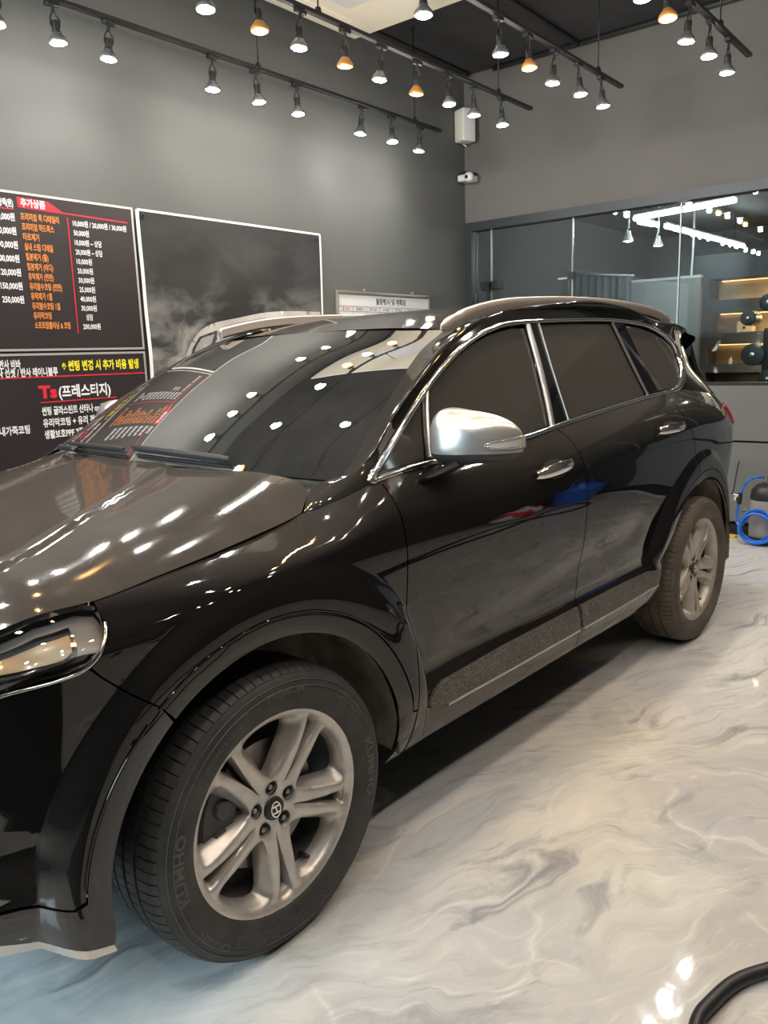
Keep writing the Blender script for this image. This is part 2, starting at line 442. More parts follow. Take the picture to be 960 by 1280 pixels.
def cdt(outline, holes, grid, extra=None, avoid=None):
    """2D triangulation of a polygon with holes; boundary loops come first in the vertex list"""
    loops = [np.array(outline)] + [np.array(h) for h in holes]
    allp = np.concatenate(loops); E = []; k = 0
    for L in loops:
        n = len(L); E += [(k+i, k+(i+1) % n) for i in range(n)]; k += n
    lo, hi = loops[0].min(0), loops[0].max(0)
    gx = np.arange(lo[0]+grid*.37, hi[0], grid); gy = np.arange(lo[1]+grid*.41, hi[1], grid)
    G = np.stack(np.meshgrid(gx, gy), -1).reshape(-1, 2)
    if avoid is not None: G = G[~avoid(G)]
    ok = inside(loops[0], G) & (seg_dist(loops[0], G) > grid*.3)
    if extra is not None:
        ok2 = inside(loops[0], extra) & (seg_dist(loops[0], extra) > .003)
        G = np.concatenate([G, extra]); ok = np.concatenate([ok, ok2])
    for h in loops[1:]:
        ok &= ~inside(h, G) & (seg_dist(h, G) > grid*.3)
    G = G[ok]
    pts = np.concatenate([allp, G])
    r = geometry.delaunay_2d_cdt([Vector(p) for p in pts], E, [], 0, 1e-7)
    V = np.array([tuple(v) for v in r[0]]); T = np.array([f for f in r[2]])
    c = V[T].mean(1)
    keep = inside(loops[0], c)
    for h in loops[1:]: keep &= ~inside(h, c)
    T = T[keep]
    a = V[T]; area = (a[:, 1, 0]-a[:, 0, 0])*(a[:, 2, 1]-a[:, 0, 1])-(a[:, 1, 1]-a[:, 0, 1])*(a[:, 2, 0]-a[:, 0, 0])
    T[area < 0] = T[area < 0][:, ::-1]
    return V, T
def panel(name, outline, surf, mat, parent, grid=.03, spacing=None, flange=.012, out=(0, -1, 0), mirror=True, off=0.0, holes=(), rings=None, avoid=None):
    """a sheet over surf(a,b) cut to an outline, with analytic normals and a turned-in edge"""
    sp = spacing or grid*.7
    ol = resample(outline, sp); hs = [resample(h, sp) for h in holes]
    V2, T = cdt(ol, hs, grid, rings, avoid)
    P = surf(V2[:, 0], V2[:, 1]); e = 2e-3
    du = surf(V2[:, 0]+e, V2[:, 1])-surf(V2[:, 0]-e, V2[:, 1])
    dv = surf(V2[:, 0], V2[:, 1]+e)-surf(V2[:, 0], V2[:, 1]-e)
    N = np.cross(du, dv); N /= np.linalg.norm(N, axis=1)[:, None]+1e-12
    o = np.array(out, float)
    flip = (N@o) < 0
    if flip.mean() > .5: T = T[:, ::-1]
    N[flip] *= -1
    P = P+N*off
    cnt = {}
    for t in T:
        for i in range(3):
            a, b = int(t[i]), int(t[(i+1) % 3]); cnt[(a, b)] = 1
    bd = [(a, b) for (a, b) in cnt if (b, a) not in cnt]
    V = [*P]; NN = [*N]; F = [tuple(t) for t in T]
    for a, b in bd:
        t = P[b]-P[a]; nn = N[a]+N[b]
        w = np.cross(t, nn); w /= np.linalg.norm(w)+1e-12
        k = len(V)
        V += [P[a], P[b], P[b]-N[b]*flange, P[a]-N[a]*flange]; NN += [w]*4
        F.append((k+1, k, k+3, k+2))
    res = mesh_obj(name, V, F, mat, parent, normals=NN)
    if mirror:
        V2_ = [(p[0], -p[1], p[2]) for p in V]; N2 = [(n[0], -n[1], n[2]) for n in NN]
        mesh_obj(name, V2_, [tuple(reversed(f)) for f in F], mat, parent, normals=N2)
    return res
def grid_surf(name, P, mat, parent, flip=False, mirror=False, out=None):
    """P: (n,m,3) grid -> smooth sheet"""
    n, m = P.shape[:2]
    du = np.gradient(P, axis=0); dv = np.gradient(P, axis=1)
    N = np.cross(du, dv); N /= np.linalg.norm(N, axis=2)[..., None]+1e-12
    F = [(i*m+j, (i+1)*m+j, (i+1)*m+j+1, i*m+j+1) for i in range(n-1) for j in range(m-1)]
    if out is not None: flip = float((N.reshape(-1, 3)@np.array(out, float)).mean()) < 0
    if flip: N = -N; F = [tuple(reversed(f)) for f in F]
    V = P.reshape(-1, 3); NN = N.reshape(-1, 3)
    o = mesh_obj(name, V, F, mat, parent, normals=NN)
    if mirror:
        mesh_obj(name, V*[1, -1, 1], [tuple(reversed(f)) for f in F], mat, parent, normals=NN*[1, -1, 1])
    return o

def text_geo(s, size=.1, bold=0.0, align='LEFT', shear=0.0, res=2):
    c = bpy.data.curves.new('lettering', 'FONT'); c.body = s; c.size = size; c.align_x = align
    c.offset = bold; c.shear = shear; c.resolution_u = res; c.fill_mode = 'FRONT'
    o = bpy.data.objects.new('lettering', c); COL.objects.link(o)
    dg = bpy.context.evaluated_depsgraph_get(); ev = o.evaluated_get(dg); me = ev.to_mesh()
    V = np.array([tuple(v.co) for v in me.vertices]) if len(me.vertices) else np.zeros((0, 3))
    F = [tuple(p.vertices) for p in me.polygons]
    ev.to_mesh_clear(); bpy.data.objects.remove(o); bpy.data.curves.remove(c)
    return V, F

# ------------------------------------------------------------------ room frame (turned a little from the car)
DL = 0.0458
cD, sD = math.cos(DL), math.sin(DL)
def RM(a, l, z): return (a*cD-l*sD, a*sD+l*cD, z)      # a: along left wall, l: towards left wall
ROT_R = Matrix.Rotation(DL, 3, 'Z')
def room_box(mb, lo, hi): return mb.box(lo, hi, ROT_R, (0, 0, 0))
A0, A1 = -4.6, 5.215
L0, L1 = -3.4, 1.951
ZC = 3.88

def struct(name, mb, mat, smooth=False, parent=None):
    o = mb.build(name, mat, parent, smooth)
    if parent is None: o['kind'] = 'structure'
    return o
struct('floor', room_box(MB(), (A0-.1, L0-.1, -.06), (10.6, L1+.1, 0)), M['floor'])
struct('ceiling', room_box(MB(), (A0-.1, L0-.1, ZC), (A1+.2, L1+.1, ZC+.1)), M['ceiling'])
struct('wall_left', room_box(MB(), (A0-.1, L1, 0), (A1+.2, L1+.1, ZC)), M['wall_grey'])
wbk = MB()
for lo, hi in (((A0-.1, L0, 0), (A0, -.95, ZC)), ((A0-.1, 1.55, 0), (A0, L1, ZC)), ((A0-.1, -.95, 3.4), (A0, 1.55, ZC)), ((A0-.1, -.95, 0), (A0, 1.55, 1.5))): room_box(wbk, lo, hi)
struct('wall_back', wbk, M['wall_dark'])
for i in range(2):
    l0 = -.95+1.25*i
    w = struct('window_%d' % (11+i), room_box(MB(), (A0-.056, l0+.03, 1.53), (A0-.048, l0+1.22, 3.37)), M['glass_wall'])
    f = MB()
    for lo, hi in (((l0, 1.5), (l0+.03, 3.4)), ((l0+1.22, 1.5), (l0+1.25, 3.4)), ((l0+.03, 1.5), (l0+1.22, 1.53)), ((l0+.03, 3.37), (l0+1.22, 3.4))): room_box(f, (A0-.08, lo[0], lo[1]), (A0-.02, hi[0], hi[1]))
    f.build('window_frame', M['frame_dark'], w)
struct('wall_right', room_box(MB(), (A0, L0-.1, 0), (A1, L0, ZC)), M['wall_dark'])
GB, GT = 1.169, 2.632      # glazing bottom and top
struct('wall_far', room_box(MB(), (A1, L0, GT), (A1+.12, L1, ZC)), M['wall_brown'])
# lower wall: grey panels one above the other with a shadow joint
lw = struct('trim_1', room_box(MB(), (A1+.03, L0, 0), (A1+.12, L1, GB-.03)), M['shelf_dark'])
for (z0, z1) in ((.10, .722), (.738, GB-.012)):
    for (l0, l1) in ((L1-1.5, L1), (L1-3.06, L1-1.512), (L1-4.62, L1-3.072)):
        room_box(MB(), (A1, l0, z0), (A1+.03, l1, z1)).build('panel', M['panel_grey'], lw)
struct('baseboard_far', room_box(MB(), (A1-.012, L0, 0), (A1+.03, L1, .075)), M['base_black'])
struct('trim_2', room_box(MB(), (A1-.10, L0, 0), (A1-.07, L1, .012)), M['sill_white'])
struct('baseboard_left', room_box(MB(), (A0, L1-.015, 0), (A1, L1, .08)), M['base_black'])
# glazing frame
fr = MB()
room_box(fr, (A1-.02, L0, GT-.075), (A1+.10, L1, GT))
room_box(fr, (A1-.02, L1-.075, GB), (A1+.10, L1, GT-.075))
room_box(fr, (A1, L0, GB-.012), (A1+.09, L1, GB+.012))
struct('trim_3', fr, M['frame_dark'])
joints = [L1-.08, 1.693, .893, -.012, -1.0, -2.0, -2.8, L0]
for i in range(len(joints)-1):
    w = room_box(MB(), (A1+.03, joints[i+1]+.004, GB+.012), (A1+.042, joints[i]-.004, GT-.075))
    w = struct('window_%d' % (i+1), w, M['glass_wall'])
    e = MB(); room_box(e, (A1+.026, joints[i+1]-.005, GB+.012), (A1+.046, joints[i+1]+.005, GT-.075))
    if i < len(joints)-2: e.build('edge_strip', M['edge_glass'], w)
    if i == 0:
        h = MB(); room_box(h, (A1-.02, 1.60, 2.03), (A1+.09, 1.78, 2.10)); h.build('lock_plate', M['black_metal'], w)
        h = MB(); room_box(h, (A1-.06, 1.665, 1.45), (A1-.035, 1.69, 2.09)); room_box(h, (A1-.06, 1.665, 2.05), (A1, 1.69, 2.075))
        h.build('pull_handle', M['black_metal'], w)
    if i == 1:
        h = MB(); room_box(h, (A1+.01, .87, 2.055), (A1+.06, .93, 2.115)); h.build('patch_fitting', M['black_metal'], w)
        h = MB(); room_box(h, (A1+.015, .93, 2.06), (A1+.05, 1.02, 2.075)); h.build('hinge_strip', M['edge_glass'], w)
# dark conduits on the ceiling
for k, (p, q) in enumerate((((3.2, .83), (5.17, .83)), ((5.17, 1.62), (5.17, -3)), ((2.6, 1.86), (5.15, 1.86)))):
    cb = MB().tube([RM(*p, ZC-.022), RM(*q, ZC-.022)], .02, 6)
    struct('trim_%d' % (4+k), cb, M['conduit'], True)

# ------------------------------------------------------------------ the office behind the glazing
def rbox(name, lo, hi, mat, parent=None, bev=None):
    mb = MB()
    if bev:
        mb.bevbox(lo, hi, bev); mb.V = [RM(*v) for v in mb.V]
        return mb.build(name, mat, parent, True, angle=.6)
    room_box(mb, lo, hi); return mb.build(name, mat, parent)
OB = 10.6
for nm, lo, hi in (('wall_office_back', (OB, L0, 0), (OB+.1, L1+1.2, 3.0)), ('wall_office_left', (A1+.12, L1+.3, 0), (OB, L1+.4, 3.0)), ('wall_office_right', (A1+.12, L0-.1, 0), (OB, L0, 3.0)), ('ceiling_office', (A1+.12, L0-.1, 3.0), (OB+.1, L1+.4, 3.1))):
    struct(nm, room_box(MB(), lo, hi), M['office_dark'])
def led_tube(p, q, label):
    t = empty('led_tube_light', RM(*p), label, 'light', 'LED tube lights in the office')
    a = Vector(RM(*p)); b = Vector(RM(*q)); d = b-a
    MB().tube([(0, 0, 0), tuple(d)], .022, 10).build('tube', M['tube_on'], t, True, angle=.9)
    MB().tube([(0, 0, .034), tuple(d+Vector((0, 0, .034)))], .016, 6).build('batten', M['white_plastic'], t, True, angle=.9)
    for k in (.15, .85):
        MB().tube([tuple(d*k+Vector((0, 0, .04))), tuple(d*k+Vector((0, 0, 3.0-p[2])))], .004, 5).build('hanger', M['black_metal'], t)
    return t
led_tube((6.33, .80, 2.65), (6.08, -.17, 2.65), 'upper bright LED tube light hung behind the glass, slanting up to the right')
led_tube((6.42, .790, 2.63), (6.70, .756, 2.63), 'short bright LED tube light behind the glass above two white spots')
led_tube((7.05, .763, 2.65), (9.53, .689, 2.65), 'long lower bright LED tube light behind the glass, slanting down to the right')
# pale partition with curtain
pt = empty('partition_screen', RM(6.75, .65, 0), 'pale grey partition screen standing behind the second glass pane', 'screen')
pt.rotation_euler = (0, 0, DL)
MB().bevbox((-.03, -.36, 0), (.03, .32, 2.10), .006).build('screen_panel', M['panel_pale'], pt, True, angle=.6)
MB().box((-.035, -.36, 2.10), (.035, .32, 2.125)).build('top_rail', M['alu'], pt)
V = []; n = 60
for i in range(n):
    y = .98-.66*i/(n-1); x = -.02+.018*math.sin(i*.9)+.01*math.sin(i*.37)
    V += [(x, y, .1), (x*1.1, y, 1.2), (x*.6, y, 2.20+.08*(i/(n-1)-.5)*-1)]
MB().add(V, [(3*i+k, 3*i+3+k, 3*i+4+k, 3*i+1+k) for i in range(n-1) for k in range(2)]).build('curtain', M['fabric_grey'], pt, True)
MB().tube([(-.02, 1.0, 2.25), (-.02, .30, 2.17)], .012, 8).build('curtain_rod', M['alu'], pt, True)
for y in (.98, -.34):
    MB().tube([(0, y, 0), (0, y, 2.22 if y > 0 else 2.1)], .015, 8).build('post', M['frame_dark'], pt, True)
# oak shelving with warm light
sh = empty('shelf_unit', RM(8.2, .15, 0), 'dark shelf unit with warmly lit oak compartments behind the glass', 'shelf')
sh.rotation_euler = (0, 0, DL)
def sbx(nm, lo, hi, mat): return MB().box(lo, hi).build(nm, mat, sh)
sbx('back_panel', (.36, -1.3, 0), (.40, .60, 2.45), M['wood_lit'])
sbx('side_panel', (0, .52, 0), (.40, .70, 2.45), M['shelf_dark']); sbx('side_panel', (0, -1.32, 0), (.40, -1.26, 2.45), M['shelf_dark'])
for z0, z1 in ((2.185, 2.45), (1.82, 1.955), (1.475, 1.60), (1.16, 1.25)):
    sbx('shelf_board', (0, -1.26, z0), (.36, .52, z1), M['shelf_dark'])
sbx('cupboard', (0, -1.26, 0), (.36, .52, 1.0), M['shelf_dark'])
for z in (2.18, 1.815, 1.47):
    sbx('led_strip', (.32, -1.2, z-.008), (.345, .48, z), M['shelf_led'])
for z in (2.10, 1.73, 1.40):
    l = bpy.data.lights.new('shelf_light', 'AREA'); l.energy = 34; l.color = (1, .66, .34); l.shape = 'RECTANGLE'; l.size = 1.6; l.size_y = .05
    o = bpy.data.objects.new('shelf_light', l); COL.objects.link(o); o.parent = sh; o.location = (.18, -.35, z+.06)
def on_shelf(nm, y, z, sx, sy, szz, mat, label, cat, build=None):
    o = empty(nm, RM(8.2+.16, .15+y, z), label, cat); o.rotation_euler = (0, 0, DL)
    return o
b1 = on_shelf('carton', .16, 1.60, 0, 0, 0, None, 'small kraft carton on the middle lit shelf', 'box')
MB().bevbox((-.10, -.10, 0), (.05, .06, .115), .004).build('body', M['card'], b1, True, angle=.6); MB().box((-.102, -.03, .03), (-.1, .0, .06)).build('label', M['ink_black'], b1)
b2 = on_shelf('paper_bag', .02, 1.25, 0, 0, 0, None, 'pale paper bag on the lowest lit shelf', 'bag')
MB().bevbox((-.07, -.09, 0), (.05, .07, .19), .006).build('body', M['card'], b2, True, angle=.6)
MB().tube([(-.01, -.05, .19), (-.01, -.04, .235), (-.01, .02, .235), (-.01, .03, .19)], .004, 6).build('handle', M['card'], b2, True)
b3 = on_shelf('carton', -.18, 1.25, 0, 0, 0, None, 'flat kraft carton on the lowest lit shelf right of the paper bag', 'box')
MB().bevbox((-.10, -.14, 0), (.06, .10, .075), .004).build('body', M['card'], b3, True, angle=.6); MB().box((-.102, -.14, .05), (-.1, .10, .056)).build('lid_edge', M['wood_lit'], b3)
b4 = on_shelf('bottle', .30, 1.25, 0, 0, 0, None, 'small pink-capped bottle on the lowest lit shelf near its left end', 'bottle')
MB().lathe([(0, 0), (.022, 0), (.022, .05), (.012, .062), (.012, .07)], 14).build('body', M['white_plastic'], b4, True, angle=.7); MB().lathe([(.013, .066), (.013, .085), (0, .086)], 12).build('cap', M['ink_orange'], b4, True, angle=.7)
# dark machine with round drums seen in front of the shelf
eq = empty('film_roll_stand', RM(7.5, -.14, 0), 'dark film roll stand with round drums in front of the lit shelves', 'machine')
eq.rotation_euler = (0, 0, DL)
MB().bevbox((-.16, -.42, 0), (.16, .16, .98), .02).build('cabinet', M['equip'], eq, True, angle=.6)
MB().bevbox((-.10, -.42, .98), (.10, .02, 1.62), .02).build('back_plate', M['equip'], eq, True, angle=.6)
for y, z, r in ((.16, 1.72, .075), (.10, 1.36, .11), (-.02, 1.86, .085), (-.14, 1.30, .10), (-.05, 1.12, .09)):
    MB().lathe([(0, -.14), (r*.5, -.145), (r, -.135), (r, .10), (0, .10)], 28, 'X', (0, y, z)).build('drum', M['equip'], eq, True, angle=.6)
    MB().lathe([(0, -.165), (r*.22, -.16), (r*.25, -.145)], 16, 'X', (0, y, z)).build('drum_hub', M['brass'], eq, True, angle=.6)
# office chair back peeping over the sill
oc = empty('office_chair', RM(6.2, .32, 0), 'black office chair just behind the glass beside the car tail', 'chair')
oc.rotation_euler = (0, 0, DL+.3)
MB().bevbox((-.22, -.22, .46), (.22, .22, .54), .03).build('seat', M['seat'], oc, True, angle=.7)
MB().bevbox((-.04, -.20, .72), (.03, .20, 1.295), .03).build('backrest', M['black_plastic'], oc, True, angle=.7)
MB().tube([(.02, 0, .50), (.06, 0, .75)], .02, 8).tube([(0, 0, .06), (0, 0, .48)], .025, 10).build('column', M['black_metal'], oc, True, angle=.8)
for k in range(5):
    q = 2*PI*k/5; MB().tube([(0, 0, .09), (.26*math.cos(q), .26*math.sin(q), .05)], [.025, .016], 8).lathe([(0, -.02), (.028, -.02), (.028, .02), (0, .02)], 12, 'Y', (.27*math.cos(q), .27*math.sin(q), .028)).build('leg', M['black_metal'], oc, True, angle=.8)
# counter along the inside of the glazing
ct = empty('counter', RM(6.75, -.45, 0), 'dark counter with a pale wooden edge behind the far right pane', 'counter')
ct.rotation_euler = (0, 0, DL)
MB().bevbox((-.28, -1.6, 1.02), (.28, .50, 1.06), .004).build('worktop', M['shelf_dark'], ct, True, angle=.6)
MB().box((-.283, -.30, 1.065), (-.25, .45, 1.095)).build('timber_edge', M['wood_lit'], ct)
MB().box((-.24, -1.58, 0), (.26, .48, 1.02)).build('base_cabinet', M['equip'], ct)
oc2 = bpy.data.lights.new('tube_light', 'POINT'); oc2.energy = 14; oc2.shadow_soft_size = .03; oc2.color = (.95, .98, 1)
for q in ((6.2, .3, 2.56), (7.4, .75, 2.56), (8.7, .72, 2.56), (6.6, -1.6, 2.6)):
    o = bpy.data.objects.new('tube_light', oc2); COL.objects.link(o); o.location = RM(*q)

# ------------------------------------------------------------------ lighting tracks and spot lamps
RZ_, LZ = 3.2, 3.008
ORD = ['first', 'second', 'third', 'fourth', 'fifth', 'sixth', 'seventh', 'eighth', 'ninth', 'tenth', 'eleventh', 'twelfth', 'thirteenth', 'fourteenth', 'fifteenth', 'sixteenth', 'seventeenth', 'eighteenth', 'nineteenth', 'twentieth', 'twenty-first', 'twenty-second', 'twenty-third', 'twenty-fourth']
RAILS = [
    (1.62, 'track beside the left wall', [4.09, 3.73, 3.40, 2.74, 2.385, 2.06, 1.387, 1.076, .799, .06, -.27, -.60, -1.29, -1.62, -1.95, -2.64, -2.97, -3.3], ()),
    (.81, 'second track from the left wall', [3.93, 3.58, 3.28, 2.964, 2.624, 2.306, 1.967, 1.672, 1.351, .80, .45, -.25, -.95, -1.6, -2.3], (4, 6, 8, 11, 13)),
    (.12, 'third track from the left wall', [4.026, 3.695, 3.385, 3.067, 2.747, 2.078, .80, .10, -.56, -1.22, -1.9], (4, 8, 10)),
    (-.70, 'fourth track from the left wall', [3.94, 3.602, 3.287, 2.941, 2.618, 1.95, 1.29, .63, -.03, -.69, -1.35, -2.1], (4, 7, 9, 11)),
    (-1.55, 'fifth track from the left wall', [3.94, 3.27, 2.61, 1.95, 1.29, .63, -.03, -.69, -1.35], (3, 6)),
    (-2.4, 'track nearest the right wall', [3.9, 3.3, 2.7, 2.1, 1.5, .9, .3, -.3, -.9, -1.5], (2, 6)),
]
def lamp_meshes():
    d = {}
    def keep(nm, mb, mat, ang=.7):
        o = mb.build(nm, mat, None, True, angle=ang); d[nm] = o.data; bpy.data.objects.remove(o)
    a = MB(); a.bevbox((-.035, -.016, -.022), (.035, .016, 0), .003, 1); a.tube([(0, 0, -.02), (0, 0, -.05)], .008, 8)
    keep('adapter', a, M['black_metal'])
    y = MB()
    for s in (-1, 1): y.tube([(s*.006, 0, -.048), (s*.020, 0, -.072), (s*.024, 0, -.10), (s*.020, 0, -.115)], .0038, 6)
    y.tube([(.02, 0, -.06), (.034, .006, -.075), (.030, .006, -.10), (.012, .004, -.085)], .003, 5)
    keep('yoke', y, M['black_metal'])
    keep('socket', MB().lathe([(0, -.085), (.016, -.086), (.0185, -.092), (.0185, -.130), (.022, -.134), (.022, -.140)], 16), M['black_plastic'])
    for nm, mt in (('reflector', 'bulb_shell'), ('reflector_o', 'bulb_amber_lit')):
        keep(nm, MB().lathe([(.020, -.138), (.026, -.148), (.036, -.160), (.0435, -.170), (.0455, -.178), (.044, -.184), (.040, -.186)], 20), M[mt])
    for nm, mt in (('lens', 'lens_w'), ('lens_o', 'lens_o')):
        keep(nm, MB().lathe([(.0415, -.1845), (.034, -.189), (.018, -.192), (0, -.193)], 20), M[mt])
    return d
LM = lamp_meshes()
rods = {0: (2.42, 4.02, .55, -1.4), 1: (3.92-.02, 2.1, .2, -1.6), 2: (3.985, 2.4, .4, -1.5), 3: (3.77, 2.2, .3, -1.6), 4: (3.77, 1.2, -1.2), 5: (3.6, 1.0, -1.2)}
w_light = bpy.data.lights.new('white_lamp_light', 'SPOT')
w_light.energy = LAMP_W; w_light.color = (1.0, .965, .91)
o_light = bpy.data.lights.new('amber_lamp_light', 'SPOT')
o_light.energy = LAMP_O; o_light.color = (1.0, .56, .20)
for L in (w_light, o_light):
    L.spot_size = math.radians(138); L.spot_blend = 1.0; L.shadow_soft_size = .022
w_glow = bpy.data.lights.new('white_bulb_glow', 'POINT'); w_glow.energy = GLOW_W; w_glow.color = (1.0, .965, .91)
o_glow = bpy.data.lights.new('amber_bulb_glow', 'POINT'); o_glow.energy = GLOW_W*.8; o_glow.color = (1.0, .56, .20)
for L in (w_glow, o_glow): L.shadow_soft_size = .03
for ri, (lat, rname, pos, amber) in enumerate(RAILS):
    t = empty('lighting_track', RM(4.36, lat, RZ_), 'black '+rname+' carrying spot lamps', 'lighting track', 'ceiling lighting tracks')
    t.rotation_euler = (0, 0, DL)
    end = min(pos)-.25
    MB().bevbox((end-4.36, -.018, 0), (0, .018, .022), .003, 1).build('rail', M['black_metal'], t, True, angle=.6)
    for x in rods[ri]:
        MB().tube([(x-4.36, 0, .02), (x-4.36, 0, ZC-RZ_)], .0045, 6).build('hanging_rod', M['black_metal'], t, True)
        MB().lathe([(0, .045), (.014, .045), (.02, .02), (.02, .018)], 10, 'Z', (x-4.36, 0, 0)).build('rod_clamp', M['black_metal'], t, True, angle=.7)
    for k, a in enumerate(pos):
        am = (k+1) in amber
        o = empty('spot_lamp', RM(a, lat, RZ_), ('amber' if am else 'white')+' spot lamp, '+ORD[k]+' from the far end of the '+rname, 'lamp', 'spot lamps on the ceiling tracks')
        rnd = random.Random(ri*100+k)
        o.rotation_euler = (rnd.uniform(-.10, .10), rnd.uniform(-.10, .10), DL)
        for nm in ('adapter', 'yoke', 'socket', 'reflector', 'lens_o' if am else 'lens'):
            p = bpy.data.objects.new('lens' if nm == 'lens_o' else nm, LM['reflector_o' if (am and nm == 'reflector') else nm]); COL.objects.link(p); p.parent = o
        p = bpy.data.objects.new('lamp_light', o_light if am else w_light); COL.objects.link(p); p.parent = o; p.location = (0, 0, -.205)
        p = bpy.data.objects.new('bulb_glow', o_glow if am else w_glow); COL.objects.link(p); p.parent = o; p.location = (0, 0, -.225)

# ================================================================== THE CAR
# car axes: x rearward from the front axle, y across (near side negative), z up
car = empty('car', (0, 0, 0), 'black SUV with silver mirror cap and silver alloy wheels parked on the marbled floor', 'car')
HZ = .365
HUBS = (0.0, 2.765)
def interp(xs, ys):
    xs = np.array(xs, float); ys = np.array(ys, float)
    d = np.gradient(ys, xs)
    def f(x):
        x = np.clip(x, xs[0], xs[-1]); i = np.clip(np.searchsorted(xs, x)-1, 0, len(xs)-2)
        h = xs[i+1]-xs[i]; t = (x-xs[i])/h
        return ((2*t**3-3*t**2+1)*ys[i]+(t**3-2*t**2+t)*h*d[i]+(-2*t**3+3*t**2)*ys[i+1]+(t**3-t**2)*h*d[i+1])
    return f
planP = interp([-.93, -.90, -.85, -.78, -.70, -.60, -.50, -.40, -.2, .2, .6, 1.4, 2.2, 2.7, 3.0, 3.2, 3.4, 3.55, 3.68, 3.76, 3.82],
               [.40, .52, .64, .74, .81, .862, .893, .912, .924, .928, .926, .930, .930, .924, .908, .885, .845, .79, .70, .60, .44])
beltZ = interp([-.93, -.85, -.75, -.581, -.486, -.36, -.2, .02, .235, .35, .47, .64, 1.216, 1.591, 2.244, 2.566, 2.72, 3.0, 3.3, 3.6, 3.82],
               [.80, .845, .90, .955, .975, .978, .998, 1.028, 1.066, 1.098, 1.127, 1.140, 1.164, 1.194, 1.238, 1.256, 1.258, 1.235, 1.20, 1.15, 1.11])
lowD = interp([.20, .28, .33, .385, .43, .475, .50, .56, .65, .75, .85, .92, 1.0, 1.3],
              [.085, .058, .036, .026, .026, .034, .045, .042, .031, .017, .006, 0, 0, 0])
topDx = interp([-.93, -.36, .235, .33, .45, .64, 1.6, 2.57, 3.0, 3.5, 3.82],
               [.12, .125, .128, .085, .072, .076, .100, .119, .115, .10, .09])
rampW = interp([-.95, -.36, -.1, .15, .35, .6, .9], [.11, .075, .060, .075, .11, .17, .20])
def sstep(t): t = np.clip(t, 0, 1); return t*t*(3-2*t)
def flare_ro(x, z, hub):
    th = np.degrees(np.arctan2(z-HZ, x-hub))
    f = interp([-60, 0, 45, 90, 130, 150, 180, 240], [.60, .61, .645, .622, .595, .58, .572, .57])
    g = interp([-60, 0, 45, 90, 130, 150, 180, 240], [.57, .57, .59, .605, .60, .585, .575, .57])
    th = np.where(th < -90, th+360, th)
    return f(th) if hub == 0 else g(th)
def side_v(x, z):
    b = beltZ(x); D = topDx(x)
    rw = rampW(x); s = np.clip((z-(b-rw))/rw, 0, 1.6)
    v = planP(x)-lowD(z)-D*(s**2.0)
    # sculpted scoop low on the doors
    v = v-.006*np.exp(-((z-(.52+.12*(x-.6)))/.07)**2)*sstep((x-.6)/.2)*sstep((2.2-x)/.2)
    for hub in HUBS:
        r = np.hypot(x-hub, z-HZ); ro = flare_ro(x, z, hub)
        t = np.clip((ro-r)/.055, 0, 1); t = 1-(1-t)**2
        vf = np.minimum(planP(x)+.022, .948)-.012*((r-.53)/.08)**2
        fade = np.where(x > hub, sstep((z-.26)/.26), 1.0) if hub == 0 else np.where(x < hub, sstep((z-.32)/.34), 1.0)
        v = v+(np.maximum(vf-v, 0))*t*fade
    return v
def SIDE(x, z):
    x = np.asarray(x, float); z = np.asarray(z, float)
    return np.stack([x, -side_v(x, z), z], -1)
def glass_v(x, z): 
    return .85-.38*(z-1.14)-.10*np.clip((x-2.6)/.9, 0, 2)**2*2.2
def GREEN(x, z):
    x = np.asarray(x, float); z = np.asarray(z, float)
    return np.stack([x, -glass_v(x, z), z], -1)
def arc2(hub, r, a0, a1, n=24):
    return [(hub+r*math.cos(math.radians(a0+(a1-a0)*i/n)), HZ+r*math.sin(math.radians(a0+(a1-a0)*i/n))) for i in range(n+1)]
def belt_run(x0, x1, n=16, dz=0.0):
    xs = np.linspace(x0, x1, n); return [(float(x), float(beltZ(x))+dz) for x in xs]
RG = .507; RL = .503; RI = .452
G = .004
body = car
ROFF = (.006, 0, -.003, -.008, -.014, -.021, -.029, -.038, -.047, -.055, -.064)
def flare_rings(hub):
    out = []
    for th in np.arange(-40, 225, .95):
        a = math.radians(th); c, s_ = math.cos(a), math.sin(a)
        ro = float(flare_ro(np.float64(hub+c*.6), np.float64(HZ+s_*.6), hub))
        for d in ROFF: out.append((hub+(ro+d)*c, HZ+(ro+d)*s_))
    return out
RINGS = np.array(flare_rings(HUBS[0])+flare_rings(HUBS[1]))
def near_flare(G):
    bad = np.zeros(len(G), bool)
    for hub in HUBS:
        r = np.hypot(G[:, 0]-hub, G[:, 1]-HZ); ro = flare_ro(G[:, 0], G[:, 1], hub)
        bad |= (r-ro < .010) & (r-ro > -.068)
    return bad
FL = dict(rings=RINGS, avoid=near_flare)
# --- front fender
cut1 = [(.475, 1.118), (.494, .995), (.507, .901), (.514, .711), (.519, .452)]
fender = belt_run(-.36, .468, 22) + [(x-G, z) for x, z in catmull(cut1, 4)[1:]] + arc2(0, RG, 10, 128.05, 30)
fender += [(-.369+.0015, .807+.0015), (-.421+.0015, .859+.0015), (-.438, .885), (-.392, .940)]
panel('front_fender', fender, SIDE, M['paint'], body, .022, **FL)
# --- front bumper
bump = [(-.369-.0015, .807-.0015), (-.421-.0015, .859-.0015), (-.447, .886), (-.50, .876), (-.60, .868), (-.70, .845), (-.80, .80), (-.875, .75), (-.91, .70)]
bump = arc2(0, RG, 175, 133, 12)[::-1][0:0] + bump + [(-.912, .43), (-.8, .424), (-.668, .42), (-.60, .417)] + [(-.53, .40)] + arc2(0, RG, 175, 128.5, 14)
panel('front_bumper', bump, SIDE, M['paint'], body, .024, **FL)
